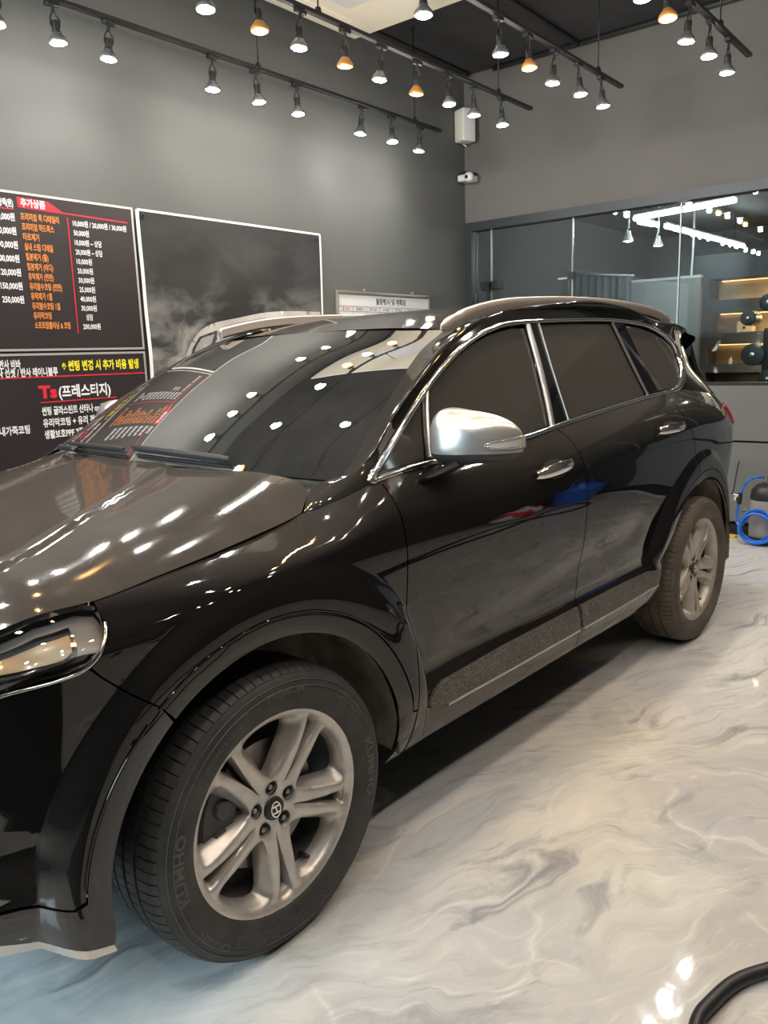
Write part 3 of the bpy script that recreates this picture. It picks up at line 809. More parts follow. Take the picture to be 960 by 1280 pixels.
# --- headlamp set into the corner
def inset(poly, d):
    P = np.array(poly); c = P.mean(0); return [tuple(c+(p-c)*(1-d)) for p in P]
hl_out = [(-.905, .80), (-.85, .842), (-.75, .897), (-.581, .951), (-.486, .974), (-.40, .980), (-.368, .974), (-.372, .955), (-.398, .930), (-.440, .888), (-.50, .882), (-.60, .874), (-.70, .852), (-.80, .808), (-.88, .762)]
panel('headlamp_housing', hl_out, SIDE, M['lamp_grey'], body, .025, off=-.03, flange=-.028)
hl = panel('headlamp_bezel', [(-.80, .855), (-.60, .932), (-.50, .958), (-.432, .965), (-.452, .92), (-.48, .903), (-.60, .897), (-.72, .88)], SIDE, M['chrome'], body, .02, off=-.022, flange=.006)
panel('headlamp_reflector', [(-.735, .878), (-.60, .922), (-.50, .946), (-.447, .952), (-.462, .925), (-.482, .912), (-.60, .906), (-.70, .889)], SIDE, M['amber'], body, .02, off=-.015, flange=.006)
panel('headlamp_lens', inset(hl_out, .015), SIDE, M['glass_lamp'], body, .025, off=.001)
def strip(name, pts2, surf, w, mat, parent, h=.008, off=.0, mirror=True, per=6, closed=False, out=(0, -1, 0)):
    """a rounded moulding along a path on a surface; w may be a list along the path"""
    P2 = catmull(pts2, per) if per > 1 else np.array(pts2, float)
    n = len(P2)
    W = np.full(n, w) if not isinstance(w, (list, tuple)) else np.interp(np.linspace(0, 1, n), np.linspace(0, 1, len(w)), w)
    e = 2e-3
    C = surf(P2[:, 0], P2[:, 1])
    du = surf(P2[:, 0]+e, P2[:, 1])-C; dv = surf(P2[:, 0], P2[:, 1]+e)-C
    N = np.cross(du, dv); N /= np.linalg.norm(N, axis=1)[:, None]
    N[(N@np.array(out)) < 0] *= -1
    T = np.gradient(C, axis=0); T /= np.linalg.norm(T, axis=1)[:, None]+1e-12
    S = np.cross(N, T)
    prof = [(-.5, -.6), (-.5, .35), (-.36, .85), (0, 1.0), (.36, .85), (.5, .35), (.5, -.6)]
    R = np.stack([C+S*(a*W)[:, None]+N*(off+h*b) for a, b in prof], 1)
    V = R.reshape(-1, 3); m = len(prof)
    F = [(i*m+k, i*m+k+1, (i+1)*m+k+1, (i+1)*m+k) for i in range(n-1) for k in range(m-1)]
    F += [tuple(range(m-1, -1, -1)), tuple((n-1)*m+k for k in range(m))]
    mb = MB().add(V, F); o = mb.build(name, mat, parent, True, angle=.9)
    if mirror:
        mb = MB().add(V*[1, -1, 1], F); mb.build(name, mat, parent, True, angle=.9)
    return o
strip('headlamp_trim', [(-.378, .950), (-.40, .927), (-.443, .884), (-.50, .872), (-.60, .866), (-.70, .842), (-.80, .798)], SIDE, .006, M['chrome'], body, .003)
# --- wheel arch trims and lower skirt
skirt = [(-.272, .703+.012), (-.297+.008, .742-.006)] + [(-.3115, .757)] 
skirt = arc2(0, RI, 128.9, 186, 26) + [(-.455, .284), (-.56, .314), (-.64, .340), (-.74, .362), (-.912, .372), (-.912, .422), (-.8, .418), (-.668, .412), (-.60, .409), (-.526, .394)] + arc2(0, RL, 176, 128.5, 22)
panel('bumper_skirt', skirt, SIDE, M['gloss_black'], body, .024, flange=.03)
arch_f = arc2(0, RI, 127.9, -5, 50) + [(.43, .292), (.503, .300), (.515, .445)] + arc2(0, RL, 9.5, 128.1, 46)
panel('wheel_arch_trim', arch_f, SIDE, M['paint'], body, .024, flange=.012)
arch_r = arc2(2.765, RI, 188, -8, 70) + [(3.27, .31)] + arc2(2.765, RL, -5, 187, 70)
panel('wheel_arch_trim', arch_r, SIDE, M['paint'], body, .024, flange=.012)
strip('arch_bead', arc2(0, RG+.002, 172, 133, 12), SIDE, .006, M['paint'], body, .004, per=1)
strip('arch_bead', arc2(0, RG+.002, 129, 14, 40), SIDE, .006, M['paint'], body, .004, per=1)
def under_surf(x, z): return SIDE(x, z)
panel('skid_lip', [(-.457, .280), (-.56, .310), (-.64, .336), (-.74, .357), (-.912, .367), (-.912, .300), (-.75, .302), (-.62, .300), (-.45, .262)], SIDE, M['satin'], body, .02, off=-.004, flange=.02)
tb = MB().add([(-.455, -.86, .262), (-.43, -.86, .262), (-.435, -.86, .226), (-.445, -.86, .226), (-.455, -.80, .262), (-.43, -.80, .262), (-.435, -.80, .226), (-.445, -.80, .226)],
              [(0, 1, 2, 3), (7, 6, 5, 4), (0, 4, 5, 1), (1, 5, 6, 2), (2, 6, 7, 3), (3, 7, 4, 0)])
tb.build('air_deflector_tab', M['satin'], body)
panel('fog_lamp_pod', [(-.66, .425), (-.615, .437), (-.70, .475), (-.86, .50), (-.88, .44), (-.75, .43)], SIDE, M['satin'], body, .02, off=.004, flange=.012)
# --- doors
cut2 = [(1.46, 1.192), (1.512, 1.139), (1.541, 1.016), (1.560, .861), (1.567, .672), (1.555, .483), (1.553, .31)]
cut3 = [(2.50, 1.254), (2.545, 1.12), (2.602, 1.05), (2.640, .95), (2.637, .856)]
c1 = catmull(cut1, 5); c2 = catmull(cut2, 5); c3 = catmull(cut3, 5)
fd = [(x+G*.2, z) for x, z in c1] + [(.513, .322), (.515, .300), (1.08, .304), (1.55, .308)] + [(x-G*.6, z) for x, z in c2[::-1]] + belt_run(1.44, .49, 24)
fdoor = panel('front_door', fd, SIDE, M['paint'], body, .026, **FL)
a3 = 104.0
rd = [(x+G*.6, z) for x, z in c2] + [(1.95, .306), (2.272, .300)] + arc2(2.765, RG, 187.5, a3+.6, 30) + [(x-G*.6, z) for x, z in c3[::-1][1:]] + belt_run(2.48, 1.48, 24)
panel('rear_door', rd, SIDE, M['paint'], body, .026, **FL)
# --- rear quarter and bumper
qp = [(x+G*.6, z) for x, z in c3] + arc2(2.765, RG, a3-.6, 42, 20) + [(3.2, .705), (3.45, .72), (3.70, .74), (3.80, .76), (3.81, .95), (3.80, 1.112)] + belt_run(3.78, 2.52, 30)
panel('rear_quarter', qp, SIDE, M['paint'], body, .026, **FL)
rb = arc2(2.765, RG, 41, -5, 16) + [(3.29, .30), (3.5, .33), (3.81, .38), (3.81, .754), (3.70, .734), (3.45, .714), (3.2, .699)]
panel('rear_bumper', rb, SIDE, M['paint'], body, .026, **FL)
panel('tail_lamp', [(3.40, 1.130), (3.42, 1.045), (3.6, 1.00), (3.79, .98), (3.80, 1.07), (3.6, 1.125), (3.5, 1.14)], SIDE, M['red_lens'], body, .02, off=.012, flange=.02)
# --- low door moulding caked with dirt
mo1 = [(.607, .418), (.64, .455), (.69, .470), (1.049, .480), (1.545, .483), (1.545, .398), (1.0, .396), (.70, .396), (.63, .400)]
mo2 = [(1.568, .483), (2.0, .482), (2.28, .476), (2.275, .405), (2.0, .400), (1.566, .398)]
for q in (mo1, mo2):
    panel('door_moulding', q, SIDE, M['dirt'], body, .02, off=.010, flange=.014)
strip('door_moulding_edge', [(.70, .392), (1.0, .392), (1.54, .394)], SIDE, .010, M['satin'], body, .010, off=.004)
strip('door_moulding_edge', [(1.575, .394), (2.0, .396), (2.27, .402)], SIDE, .010, M['satin'], body, .010, off=.004)

# --- greenhouse: glass, pillars, bright surround
dlo_top = [(.442, 1.128), (.52, 1.182), (.616, 1.247), (.74, 1.325), (.865, 1.397), (.99, 1.458), (1.121, 1.508), (1.26, 1.545), (1.403, 1.566), (1.70, 1.580), (2.19, 1.588), (2.505, 1.573), (2.66, 1.550), (2.783, 1.517)]
dlo_back = [(2.783, 1.517), (2.87, 1.480), (2.915, 1.43), (2.905, 1.365), (2.84, 1.315), (2.72, 1.270), (2.62, 1.258)]
belt_pts = [(.452, 1.128), (.636, 1.142), (1.216, 1.166), (1.591, 1.196), (2.244, 1.240), (2.62, 1.258)]
g_tri = [(.505, 1.150), (.702, 1.158), (.735, 1.25), (.778, 1.334), (.72, 1.300), (.61, 1.228)]
panel('quarter_light', g_tri, GREEN, M['glass_side'], body, .03, off=-.010, flange=.004)
g_f = [(.742, 1.158), (1.0, 1.166), (1.216, 1.178), (1.452, 1.196), (1.475, 1.28), (1.498, 1.42), (1.508, 1.552), (1.41, 1.552), (1.26, 1.530), (1.121, 1.494), (.99, 1.444), (.865, 1.382), (.82, 1.358), (.775, 1.255)]
panel('front_door_glass', g_f, GREEN, M['glass_side'], body, .05, off=-.010, flange=.004)
g_r = [(1.592, 1.207), (1.9, 1.228), (2.345, 1.256), (2.30, 1.37), (2.225, 1.574), (1.9, 1.574), (1.604, 1.566), (1.595, 1.4)]
panel('rear_door_glass', g_r, GREEN, M['glass_side'], body, .05, off=-.010, flange=.004)
g_q = [(2.478, 1.268), (2.62, 1.270), (2.72, 1.282), (2.83, 1.325), (2.885, 1.37), (2.893, 1.428), (2.855, 1.467), (2.77, 1.502), (2.65, 1.536), (2.50, 1.560), (2.352, 1.570), (2.40, 1.44)]
panel('rear_quarter_glass', g_q, GREEN, M['glass_side'], body, .04, off=-.010, flange=.004)
pA = [(.702, 1.153), (.742, 1.153), (.775, 1.255), (.83, 1.37), (.80, 1.352), (.775, 1.335), (.735, 1.25)]
panel('window_divider', pA, GREEN, M['gloss_black'], body, .02, off=-.004, flange=.01)
pB = [(1.452, 1.186), (1.592, 1.197), (1.595, 1.4), (1.604, 1.572), (1.508, 1.570), (1.498, 1.42), (1.475, 1.28)]
panel('b_pillar', pB, GREEN, M['gloss_black'], body, .03, off=-.002, flange=.01)
pC = [(2.345, 1.248), (2.478, 1.258), (2.40, 1.44), (2.352, 1.578), (2.225, 1.582), (2.30, 1.37)]
panel('c_pillar', pC, GREEN, M['gloss_black'], body, .03, off=-.002, flange=.01)
strip('window_surround', dlo_top, GREEN, [.024, .022, .020, .020, .018, .016, .016, .018], M['chrome'], body, .010)
strip('window_surround', dlo_back, GREEN, [.020, .034, .05, .054, .046, .03, .024], M['chrome'], body, .012)
strip('window_surround', belt_pts, GREEN, .018, M['chrome'], body, .010)
strip('window_surround', [(.452, 1.127), (.442, 1.131), (.452, 1.142), (.47, 1.152)], GREEN, .024, M['chrome'], body, .011)
strip('window_divider_trim', [(.722, 1.16), (.755, 1.255), (.805, 1.365)], GREEN, .014, M['satin'], body, .008)
strip('pillar_trim', [(1.462, 1.19), (1.486, 1.285), (1.508, 1.42), (1.518, 1.563)], GREEN, .026, M['satin'], body, .008)
strip('pillar_trim', [(2.350, 1.250), (2.30, 1.378), (2.228, 1.576)], GREEN, .010, M['satin'], body, .006)
strip('pillar_trim', [(1.588, 1.202), (1.590, 1.4), (1.600, 1.568)], GREEN, .006, M['satin'], body, .004)

# --- windscreen: between a centre line and the two pillar edges
wc = interp([0, .25, .5, .75, 1], [.19, .40, .605, .815, 1.03]); wcz = interp([0, .25, .5, .75, 1], [1.162, 1.283, 1.390, 1.484, 1.562])
we = interp([0, .15, .3, .5, .75, 1], [.372, .455, .545, .690, .890, 1.100])
wev = interp([0, .15, .3, .5, .75, 1], [.803, .785, .760, .718, .660, .614])
wez = interp([0, .15, .3, .5, .75, 1], [1.133, 1.186, 1.252, 1.346, 1.460, 1.546])
def ws_point(s, t):
    k = np.abs(t)**2.2
    x = wc(s)+(we(s)-wc(s))*k; z = wcz(s)+(wez(s)-wcz(s))*k
    return np.stack([x, -wev(s)*t, z], -1)
S_, T_ = np.meshgrid(np.linspace(0, 1, 25), np.linspace(-1, 1, 37), indexing='ij')
grid_surf('windscreen', ws_point(S_, T_), M['glass_ws'], body)
# black ceramic band along the foot and top of the glass
for s0, s1 in ((-.03, .035), (.965, 1.0)):
    S_, T_ = np.meshgrid(np.linspace(max(s0, 0), s1, 4), np.linspace(-1, 1, 37), indexing='ij')
    grid_surf('windscreen_band', ws_point(S_, T_)-np.array([0, 0, .006]), M['gloss_black'], body)
# --- roof
rv = interp([1.10, 1.5, 2.0, 2.5, 2.9, 3.2, 3.42], [.614, .603, .605, .605, .602, .592, .57])
rez = interp([1.10, 1.5, 2.0, 2.5, 2.9, 3.2, 3.42], [1.546, 1.622, 1.643, 1.640, 1.612, 1.572, 1.53])
rcz = interp([1.03, 1.25, 1.6, 2.0, 2.5, 3.0, 3.42], [1.562, 1.612, 1.652, 1.668, 1.664, 1.630, 1.575])
U_, T_ = np.meshgrid(np.linspace(0, 1, 40), np.linspace(-1, 1, 31), indexing='ij')
kx = np.abs(T_)**2.2
RX = (1.03+.07*kx)*(1-U_)+3.42*U_
RZ = rcz(RX)+(rez(RX)-rcz(RX))*np.abs(T_)**2.6
grid_surf('roof', np.stack([RX, -rv(RX)*T_, RZ], -1), M['paint_top'], body)
# --- side frame: A pillar and roof side, from the bright surround up to glass and roof
c0x = np.array([.235]+[p[0] for p in dlo_top]+[3.0, 3.2, 3.40]); 
c0z = np.array([float(beltZ(.235))]+[p[1] for p in dlo_top]+[1.49, 1.468, 1.44])
c0x = np.concatenate([[.235, .30], c0x[1:]]); c0z = np.concatenate([[c0z[0], float(beltZ(.30))], c0z[1:]])
c0 = np.array([[x, (side_v(np.float64(x), np.float64(z)) if i < 2 else glass_v(x, z)), z] for i, (x, z) in enumerate(zip(c0x, c0z))])
c2p = [(.243, .796, 1.074), (.292, .764, 1.112), (.335, .768, 1.132), (.385, .797, 1.146), (.455, .785, 1.186), (.545, .760, 1.252), (.700, .716, 1.352), (.81, .683, 1.417), (.925, .650, 1.478), (1.04, .627, 1.523), (1.165, .606, 1.566), (1.40, .603, 1.608), (1.75, .604, 1.636), (2.19, .606, 1.645), (2.5, .605, 1.640), (2.66, .604, 1.631), (2.83, .603, 1.618), (3.0, .60, 1.600), (3.2, .592, 1.572), (3.42, .57, 1.53)]
C0 = catmull(c0, 6); C2 = catmull(c2p, 6)
n0 = min(len(C0), len(C2)); C0, C2 = C0[:n0], C2[:n0]
ch = np.linalg.norm(C2-C0, axis=1)[:, None]
t0 = np.array([0, -.36, .93]); t1 = np.array([0.0, -1.0, .22]); t1 = t1/np.linalg.norm(t1)
B1 = C0+t0*ch*.42; B2 = C2-t1*ch*.42
rows = []
for q in np.linspace(0, 1, 10):
    rows.append((1-q)**3*C0+3*q*(1-q)**2*B1+3*q*q*(1-q)*B2+q**3*C2)
SF = np.stack(rows, 1); SF[..., 1] *= -1
grid_surf('side_frame', SF, M['paint'], body, flip=True, mirror=True)
# --- upper rear quarter
uq = [(2.62, 1.250), (2.72, 1.262), (2.84, 1.305), (2.915, 1.36), (2.925, 1.43), (2.88, 1.488), (2.783, 1.523), (3.0, 1.49), (3.2, 1.468), (3.38, 1.442), (3.45, 1.33), (3.52, 1.22), (3.56, 1.165)] + [(x, z+.0) for x, z in belt_run(3.58, 2.66, 14)]
def GREEN2(x, z):
    p = GREEN(x, z); b = beltZ(x); v0 = side_v(x, b)
    k = sstep(np.clip((z-b)/.16, 0, 1))
    vv = v0-.38*(z-b)
    v = (vv)*(1-k)+(-p[..., 1])*k
    return np.stack([p[..., 0], -v, p[..., 2]], -1)
panel('upper_quarter', uq, GREEN2, M['paint'], body, .025)
# --- rear end: tailgate, glass, spoiler
tz = np.array([.38, .55, .75, .95, 1.11, 1.2, 1.35, 1.5, 1.53]); tx = np.array([3.86, 3.87, 3.84, 3.83, 3.79, 3.72, 3.58, 3.45, 3.42]); tv = np.array([.46, .46, .46, .46, .47, .52, .56, .57, .57])
tg = np.stack([np.stack([np.array([tx[i]+.03*(1-t*t), -tv[i]*t, tz[i]+(.045*(1-abs(t)**2.6) if i > 6 else 0)]) for t in np.linspace(-1, 1, 15)]) for i in range(len(tz))])
grid_surf('tailgate', tg, M['paint'], body, out=(1, 0, .2))
tgs = np.stack([np.stack([np.array([tx[i]+.036*(1-t*t), -tv[i]*t*.86, tz[i]]) for t in np.linspace(-1, 1, 11)]) for i in (5, 6, 7)])
grid_surf('rear_glass', tgs+np.array([.008, 0, .004]), M['glass_side'], body)
k1 = [(3.38, 1.442), (3.415, 1.39), (3.45, 1.33), (3.485, 1.275), (3.52, 1.22), (3.56, 1.165)]
K1 = np.array([GREEN2(np.float64(x), np.float64(z)) for x, z in k1]+[SIDE(np.float64(x), beltZ(np.float64(x))) for x in (3.64, 3.70, 3.75, 3.79, 3.81)])
K1 = np.concatenate([np.array([[3.40, -.61, 1.49]]), K1])
K2 = np.array([[3.42, -.57, 1.53]]+[[float(np.interp(q, tz[::-1][::1][::-1], tx)), -float(np.interp(q, tz, tv)), q] for q in (1.50, 1.45, 1.40, 1.35, 1.30, 1.25, 1.20, 1.17, 1.14, 1.12, 1.11)])
R_ = np.stack([K1*(1-q)+K2*q+np.array([.020, -.012, .004])*math.sin(PI*q) for q in np.linspace(0, 1, 6)], 1)
grid_surf('tail_corner', R_, M['paint'], body, mirror=True, out=(.6, -.8, .2))
# --- bonnet
hv = interp([-.92, -.8, -.6, -.36, -.2, .235], [.62, .70, .77, .797, .80, .80])
def hood_z(x, v):
    w = hv(x); t = np.clip(np.abs(v)/w, 0, 1.05)
    crown = np.interp(x, [-.92, -.6, -.2, .25], [.040, .062, .085, .097])
    z = beltZ(np.minimum(x, .235))+.000+crown*(.6*(1-t**3)+.4*(1-t**9))
    vc = .34-.5*x
    z = z+.011*(1/(1+np.exp((np.abs(v)-vc)/.010))-.0)
    nose = np.clip((-.70-x)/.22, 0, 1)
    z = z+np.clip(x-.235, 0, 1)*.30*(1-.35*t**2)
    return z-.10*nose**2
def HOOD(x, v):
    x = np.asarray(x, float); v = np.asarray(v, float)
    return np.stack([x, -v, hood_z(x, v)], -1)
ho = [(.232, .796), (.30, .752), (.318, .70), (.285, .58), (.245, .42), (.222, .22), (.215, 0)]
hb = ho + [(x, -v) for x, v in ho[::-1][1:]]
fr_ = [(x, float(hv(x))-.003) for x in np.linspace(-.36, .20, 10)][::-1]
lf = [(x, float(hv(x))-.004) for x in np.linspace(-.90, -.38, 12)][::-1]
front = [(-.93, .45), (-.945, .2), (-.95, 0)]
half = fr_ + lf + front
hood_ol = hb[::-1] + half + [(x, -v) for x, v in half[::-1][1:]]
hood_ol = [p for p in hood_ol]
panel('bonnet', hood_ol, HOOD, M['paint_top'], body, .022, out=(0, 0, 1), mirror=False, flange=.015)
# dark cowl between bonnet and windscreen
cw = []
for t in np.linspace(-1, 1, 33):
    v = .745*t; xb = float(np.interp(abs(v), [0, .22, .42, .58, .70, .752], [.205, .212, .235, .275, .308, .29]))
    p0 = np.array([xb-.02, -v, float(hood_z(np.float64(xb), np.float64(v)))-.022]); p1 = ws_point(np.float64(.03), np.float64(t*.995))-np.array([-.02, 0, .0])
    cw.append(np.stack([p0, .5*(p0+p1)-np.array([0, 0, .012]), p1+np.array([.02, 0, -.012])]))
grid_surf('cowl', np.stack(cw), M['black_plastic'], body)
# wipers
def wiper(t0, t1, s0, s1):
    pts = [ws_point(np.float64(s0+(s1-s0)*k), np.float64(t0+(t1-t0)*k))+np.array([-.012, 0, .016]) for k in np.linspace(0, 1, 9)]
    mb = MB().tube([tuple(p) for p in pts], [.006]+[.009]*7+[.005], 6)
    o = mb.build('wiper', M['black_plastic'], body, True, angle=.8)
    pts2 = [p+np.array([.004, 0, -.012]) for p in pts]
    MB().tube([tuple(p) for p in pts2], .004, 5).build('wiper_blade', M['cavity'], o, True)
    return o
wiper(-.62, -.02, .035, .035); wiper(.02, .58, .05, .04)
MB().tube([tuple(ws_point(np.float64(.02), np.float64(t))+np.array([-.03, 0, .012])) for t in np.linspace(-.66, -.40, 6)], .011, 6).build('wiper_arm', M['black_plastic'], body, True)
# --- roof rails
def rail(sg):
    top = ([(1.01, .668, 1.558), (1.06, .667, 1.588)] if sg > 0 else [(1.11, .662, 1.572)])+[(1.11, .665, 1.602), (1.15, .663, 1.616), (1.30, .655, 1.644), (1.50, .650, 1.665), (1.85, .647, 1.680), (2.20, .647, 1.683), (2.50, .649, 1.674), (2.72, .652, 1.656), (2.86, .654, 1.628), (2.94, .655, 1.600)]
    C = catmull(top, 6); n = len(C)
    V = []; h = .046; w = .040
    for i, p in enumerate(C):
        k = min(1, i/5, (n-1-i)/5)**.5 if 0 < i < n-1 else .15
        prof = [(w*.35, -h), (w*.5, -h*.45), (w*.36, -h*.08), (0, 0), (-w*.42, -h*.12), (-w*.5, -h*.8), (-w*.3, -h)]
        for a, b in prof: V.append((p[0], sg*(-p[1]-a*k), p[2]+b*max(k, .3)))
    m = 7; F = [(i*m+j, i*m+(j+1) % m, (i+1)*m+(j+1) % m, (i+1)*m+j) for i in range(n-1) for j in range(m)] + [tuple(range(m)), tuple((n-1)*m+j for j in range(m))]
    MB().add(V, F).build('roof_rail', M['rail_satin'], body, True, angle=.6)
    for (x0, x1, zz) in ((2.80, 2.88, 1.60),):
        b = MB(); b.bevbox((x0, sg*-.67 if sg > 0 else .63, zz-.02), (x1, sg*-.63 if sg > 0 else .67, zz+.025), .006); b.build('rail_foot', M['satin'], body, True, angle=.7)
rail(1); rail(-1)
# --- door handles
def handle(x0, x1, z0, z1):
    for sg in (-1, 1):
        pts = []
        n = 13
        for i in range(n):
            t = i/(n-1); x = x0+(x1-x0)*t; z = z0+(z1-z0)*t
            v = float(side_v(np.float64(x), np.float64(z)))
            pts.append((x, sg*(v+.006+.034*math.sin(PI*min(1, max(0, t)))**.6), z))
        V = []; F = []; m = 10
        for i, p in enumerate(pts):
            t = i/(n-1); rz = .023*(.55+.45*math.sin(PI*t)**.5); ry = .012
            for k in range(m):
                q = 2*PI*k/m; V.append((p[0], p[1]+ry*math.cos(q), p[2]+rz*math.sin(q)+.010*math.sin(PI*t)))
        for i in range(n-1):
            for k in range(m): F.append((i*m+k, i*m+(k+1) % m, (i+1)*m+(k+1) % m, (i+1)*m+k))
        F += [tuple(range(m)), tuple((n-1)*m+k for k in range(m))]
        h = MB().add(V, F).build('door_handle', M['chrome'], body, True, angle=.8)
        if sg < 0:
            cx, cz = (x0+x1)/2+.02, (z0+z1)/2
            ring = [(cx+.085*math.cos(q), cz+.033*math.sin(q)-.003) for q in np.linspace(0, 2*PI, 24)[:-1]]
            panel('handle_cup', ring, SIDE, M['cavity'], h, .02, off=.0015, flange=.001, mirror=False)
handle(1.20, 1.44, 1.048, 1.062); handle(2.205, 2.46, 1.108, 1.108)
# --- door mirrors
def mirror(sg):
    cx, cy, cz = .725, .985, 1.206
    bm = bmesh.new(); bmesh.ops.create_uvsphere(bm, u_segments=40, v_segments=24, radius=1)
    def shape(co):
        # lateral -> y, fore-aft -> x, height -> z
        def se(a, p): return math.copysign(abs(a)**p, a)
        x, y, z = se(co.x, .85), se(co.y, .62), se(co.z, .72)
        w = .124; h = (.098 if z > 0 else .058)*(1-.20*y); d = .085*(1-.10*y)
        if x > 0: d *= .45
        zz = z*h-.006*y*abs(y)
        xx = x*d+.050*(y+.4)**2*.9
        return Vector((cx+xx, sg*-(cy+y*w), cz+zz))
    V = [v.co.copy() for v in bm.verts]; bm.verts.index_update()
    faces = [[v.index for v in f.verts] for f in bm.faces]; cent = [f.calc_center_median() for f in bm.faces]; bm.free()
    P = [shape(v) for v in V]
    def sub(name, cond, mat, off=0.0):
        mb = MB(); keep = [f for f, c in zip(faces, cent) if cond(c)]
        ids = sorted({i for f in keep for i in f}); mp = {i: k for k, i in enumerate(ids)}
        mb.add([P[i]*1.0 for i in ids], [[mp[i] for i in f] for f in keep])
        return mb.build(name, mat, body, True)
    sub('mirror_cap', lambda c: c.x < .28 and c.z > -.22, M['mirror_silver'])
    sub('mirror_base', lambda c: c.x < .28 and c.z <= -.22, M['black_plastic'])
    sub('mirror_rim', lambda c: c.x >= .28, M['black_plastic'])
    # turn lamp wrapped on the outer end
    tl = []
    for a in np.linspace(0, 1, 12):
        row = []
        for b in (-1, -.4, .4, 1):
            ang = math.radians(24+72*a); zc = .02+.10*a+b*(.015+.115*a**.7)
            row.append(Vector((-math.cos(ang), math.sin(ang), zc)))
        tl.append(row)
    mb = MB(); Vt = []
    for row in tl:
        for c in row:
            l = math.sqrt(max(1e-6, 1-c.z*c.z)); q = Vector((c.x*l, c.y*l, c.z)); p = shape(q)
            ctr = Vector((cx, sg*-cy, cz)); Vt.append(p+(p-ctr).normalized()*.006)
    F = [(i*4+k, i*4+k+1, (i+1)*4+k+1, (i+1)*4+k) for i in range(11) for k in range(3)]
    mb.add(Vt, F).build('mirror_turn_lamp', M['clear_lens'], body, True)
    ed = [Vt[4*i] for i in range(12)]+[Vt[4*i+3] for i in range(11, -1, -1)]
    MB().tube([tuple(q) for q in ed], .0022, 6, closed=True).build('turn_lamp_trim', M['chrome'], body, True)
    # foot joining the door
    ft = MB()
    ring = []
    for (x, v, z, rx, rz) in ((.70, .835, 1.105, .10, .022), (.70, .885, 1.118, .085, .022), (.705, .935, 1.146, .065, .022), (.715, .985, 1.170, .055, .018)):
        ring.append([(x+rx*math.cos(q), sg*-v, z+rz*math.sin(q)+.12*rx*math.cos(q)) for q in np.linspace(0, 2*PI, 17)[:-1]])
    Vf = [p for r in ring for p in r]; m = 16
    Ff = [(i*m+k, i*m+(k+1) % m, (i+1)*m+(k+1) % m, (i+1)*m+k) for i in range(3) for k in range(m)]+[tuple(range(m)), tuple(3*m+k for k in range(m))]
    ft.add(Vf, Ff).build('mirror_foot', M['gloss_black'], body, True, angle=.9)
    gl = MB(); gl.box((.765, sg*-1.085 if sg > 0 else .90, 1.185), (.772, sg*-.90 if sg > 0 else 1.085, 1.262)); gl.build('mirror_glass', M['chrome'], body)
mirror(1); mirror(-1)

# --- underbody, wheel wells, cabin
ub = MB(); ub.bevbox((-.80, -.60, .23), (3.70, .60, .45), .03); ub.bevbox((.55, -.80, .26), (2.20, .80, .45), .03); ub.bevbox((-.86, -.62, .34), (-.52, .62, .80), .04); ub.bevbox((3.28, -.70, .34), (3.74, .70, .98), .04)
ub.bevbox((.50, -.83, .45), (2.24, .83, .52), .02)
ub.build('underbody', M['cavity'], body)
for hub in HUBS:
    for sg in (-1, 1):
        for a0, a1, mt in ((-5, 78, 'liner'), (78, 186, 'black_plastic')):  # front half coloured black for the shade in the well, rear half dusty
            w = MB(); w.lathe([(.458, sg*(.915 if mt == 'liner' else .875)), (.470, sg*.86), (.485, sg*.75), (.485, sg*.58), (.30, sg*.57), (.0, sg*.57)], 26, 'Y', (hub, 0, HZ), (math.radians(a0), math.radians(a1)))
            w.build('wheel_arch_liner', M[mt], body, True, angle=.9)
cb = MB(); cb.add([(.3, -.74, .95), (3.4, -.74, .95), (3.4, .74, .95), (.3, .74, .95)], [(0, 1, 2, 3)]); cb.build('cabin_floor', M['cavity'], body)
# dashboard with instrument hood
dx = np.linspace(0, 1, 10); dt = np.linspace(-1, 1, 31)
dash = np.zeros((10, 31, 3))
for i, a in enumerate(dx):
    for j, t in enumerate(dt):
        p = ws_point(np.float64(.035), np.float64(t*.96))
        hump = .075*math.exp(-((-.755*t*-1-.37)/.17)**2)*sstep((a-.15)/.5) if True else 0
        hump = .075*math.exp(-((.755*t-.37)/.17)**2)*float(sstep((a-.15)/.5))
        z = p[2]-.03-.035*a+hump
        if a > .93: z -= .14
        dash[i, j] = (p[0]+.01+a*(.95-p[0]-.10*abs(t)), p[1], z)
grid_surf('dashboard', dash, M['dash'], body)
sw = MB(); ctr = Vector((1.05, -.37, 1.02)); tilt = Matrix.Rotation(math.radians(-62), 3, 'Y')
sw.tube([tuple(ctr+tilt @ Vector((.185*math.cos(q), .185*math.sin(q), 0))) for q in np.linspace(0, 2*PI, 33)[:-1]], .016, 8, closed=True)
sw.tube([tuple(ctr+tilt @ Vector((-.18, 0, 0))), tuple(ctr+tilt @ Vector((.18, 0, 0)))], .018, 6); sw.tube([tuple(ctr+tilt @ Vector((0, -.18, 0))), tuple(ctr+tilt @ Vector((0, .18, 0)))], .018, 6)
sw.build('steering_wheel', M['seat'], body, True)
for x0 in (1.35, 2.20):
    for yy in (-.37, .37):
        s = MB(); s.bevbox((x0-.05, yy-.25, .95), (x0+.42, yy+.25, 1.05), .05, 3)
        rot = Matrix.Rotation(math.radians(17), 3, 'Y')
        s2 = MB(); s2.bevbox((-.06, -.24, 0), (.06, .24, .42), .05, 3); s2.bevbox((-.05, -.13, .43), (.05, .13, .58), .04, 3)
        s.add([tuple(rot @ Vector(v)+Vector((x0+.42, yy, 1.0))) for v in s2.V], s2.F)
        s.build('seat', M['seat'], body, True, angle=.7)
ip = MB()
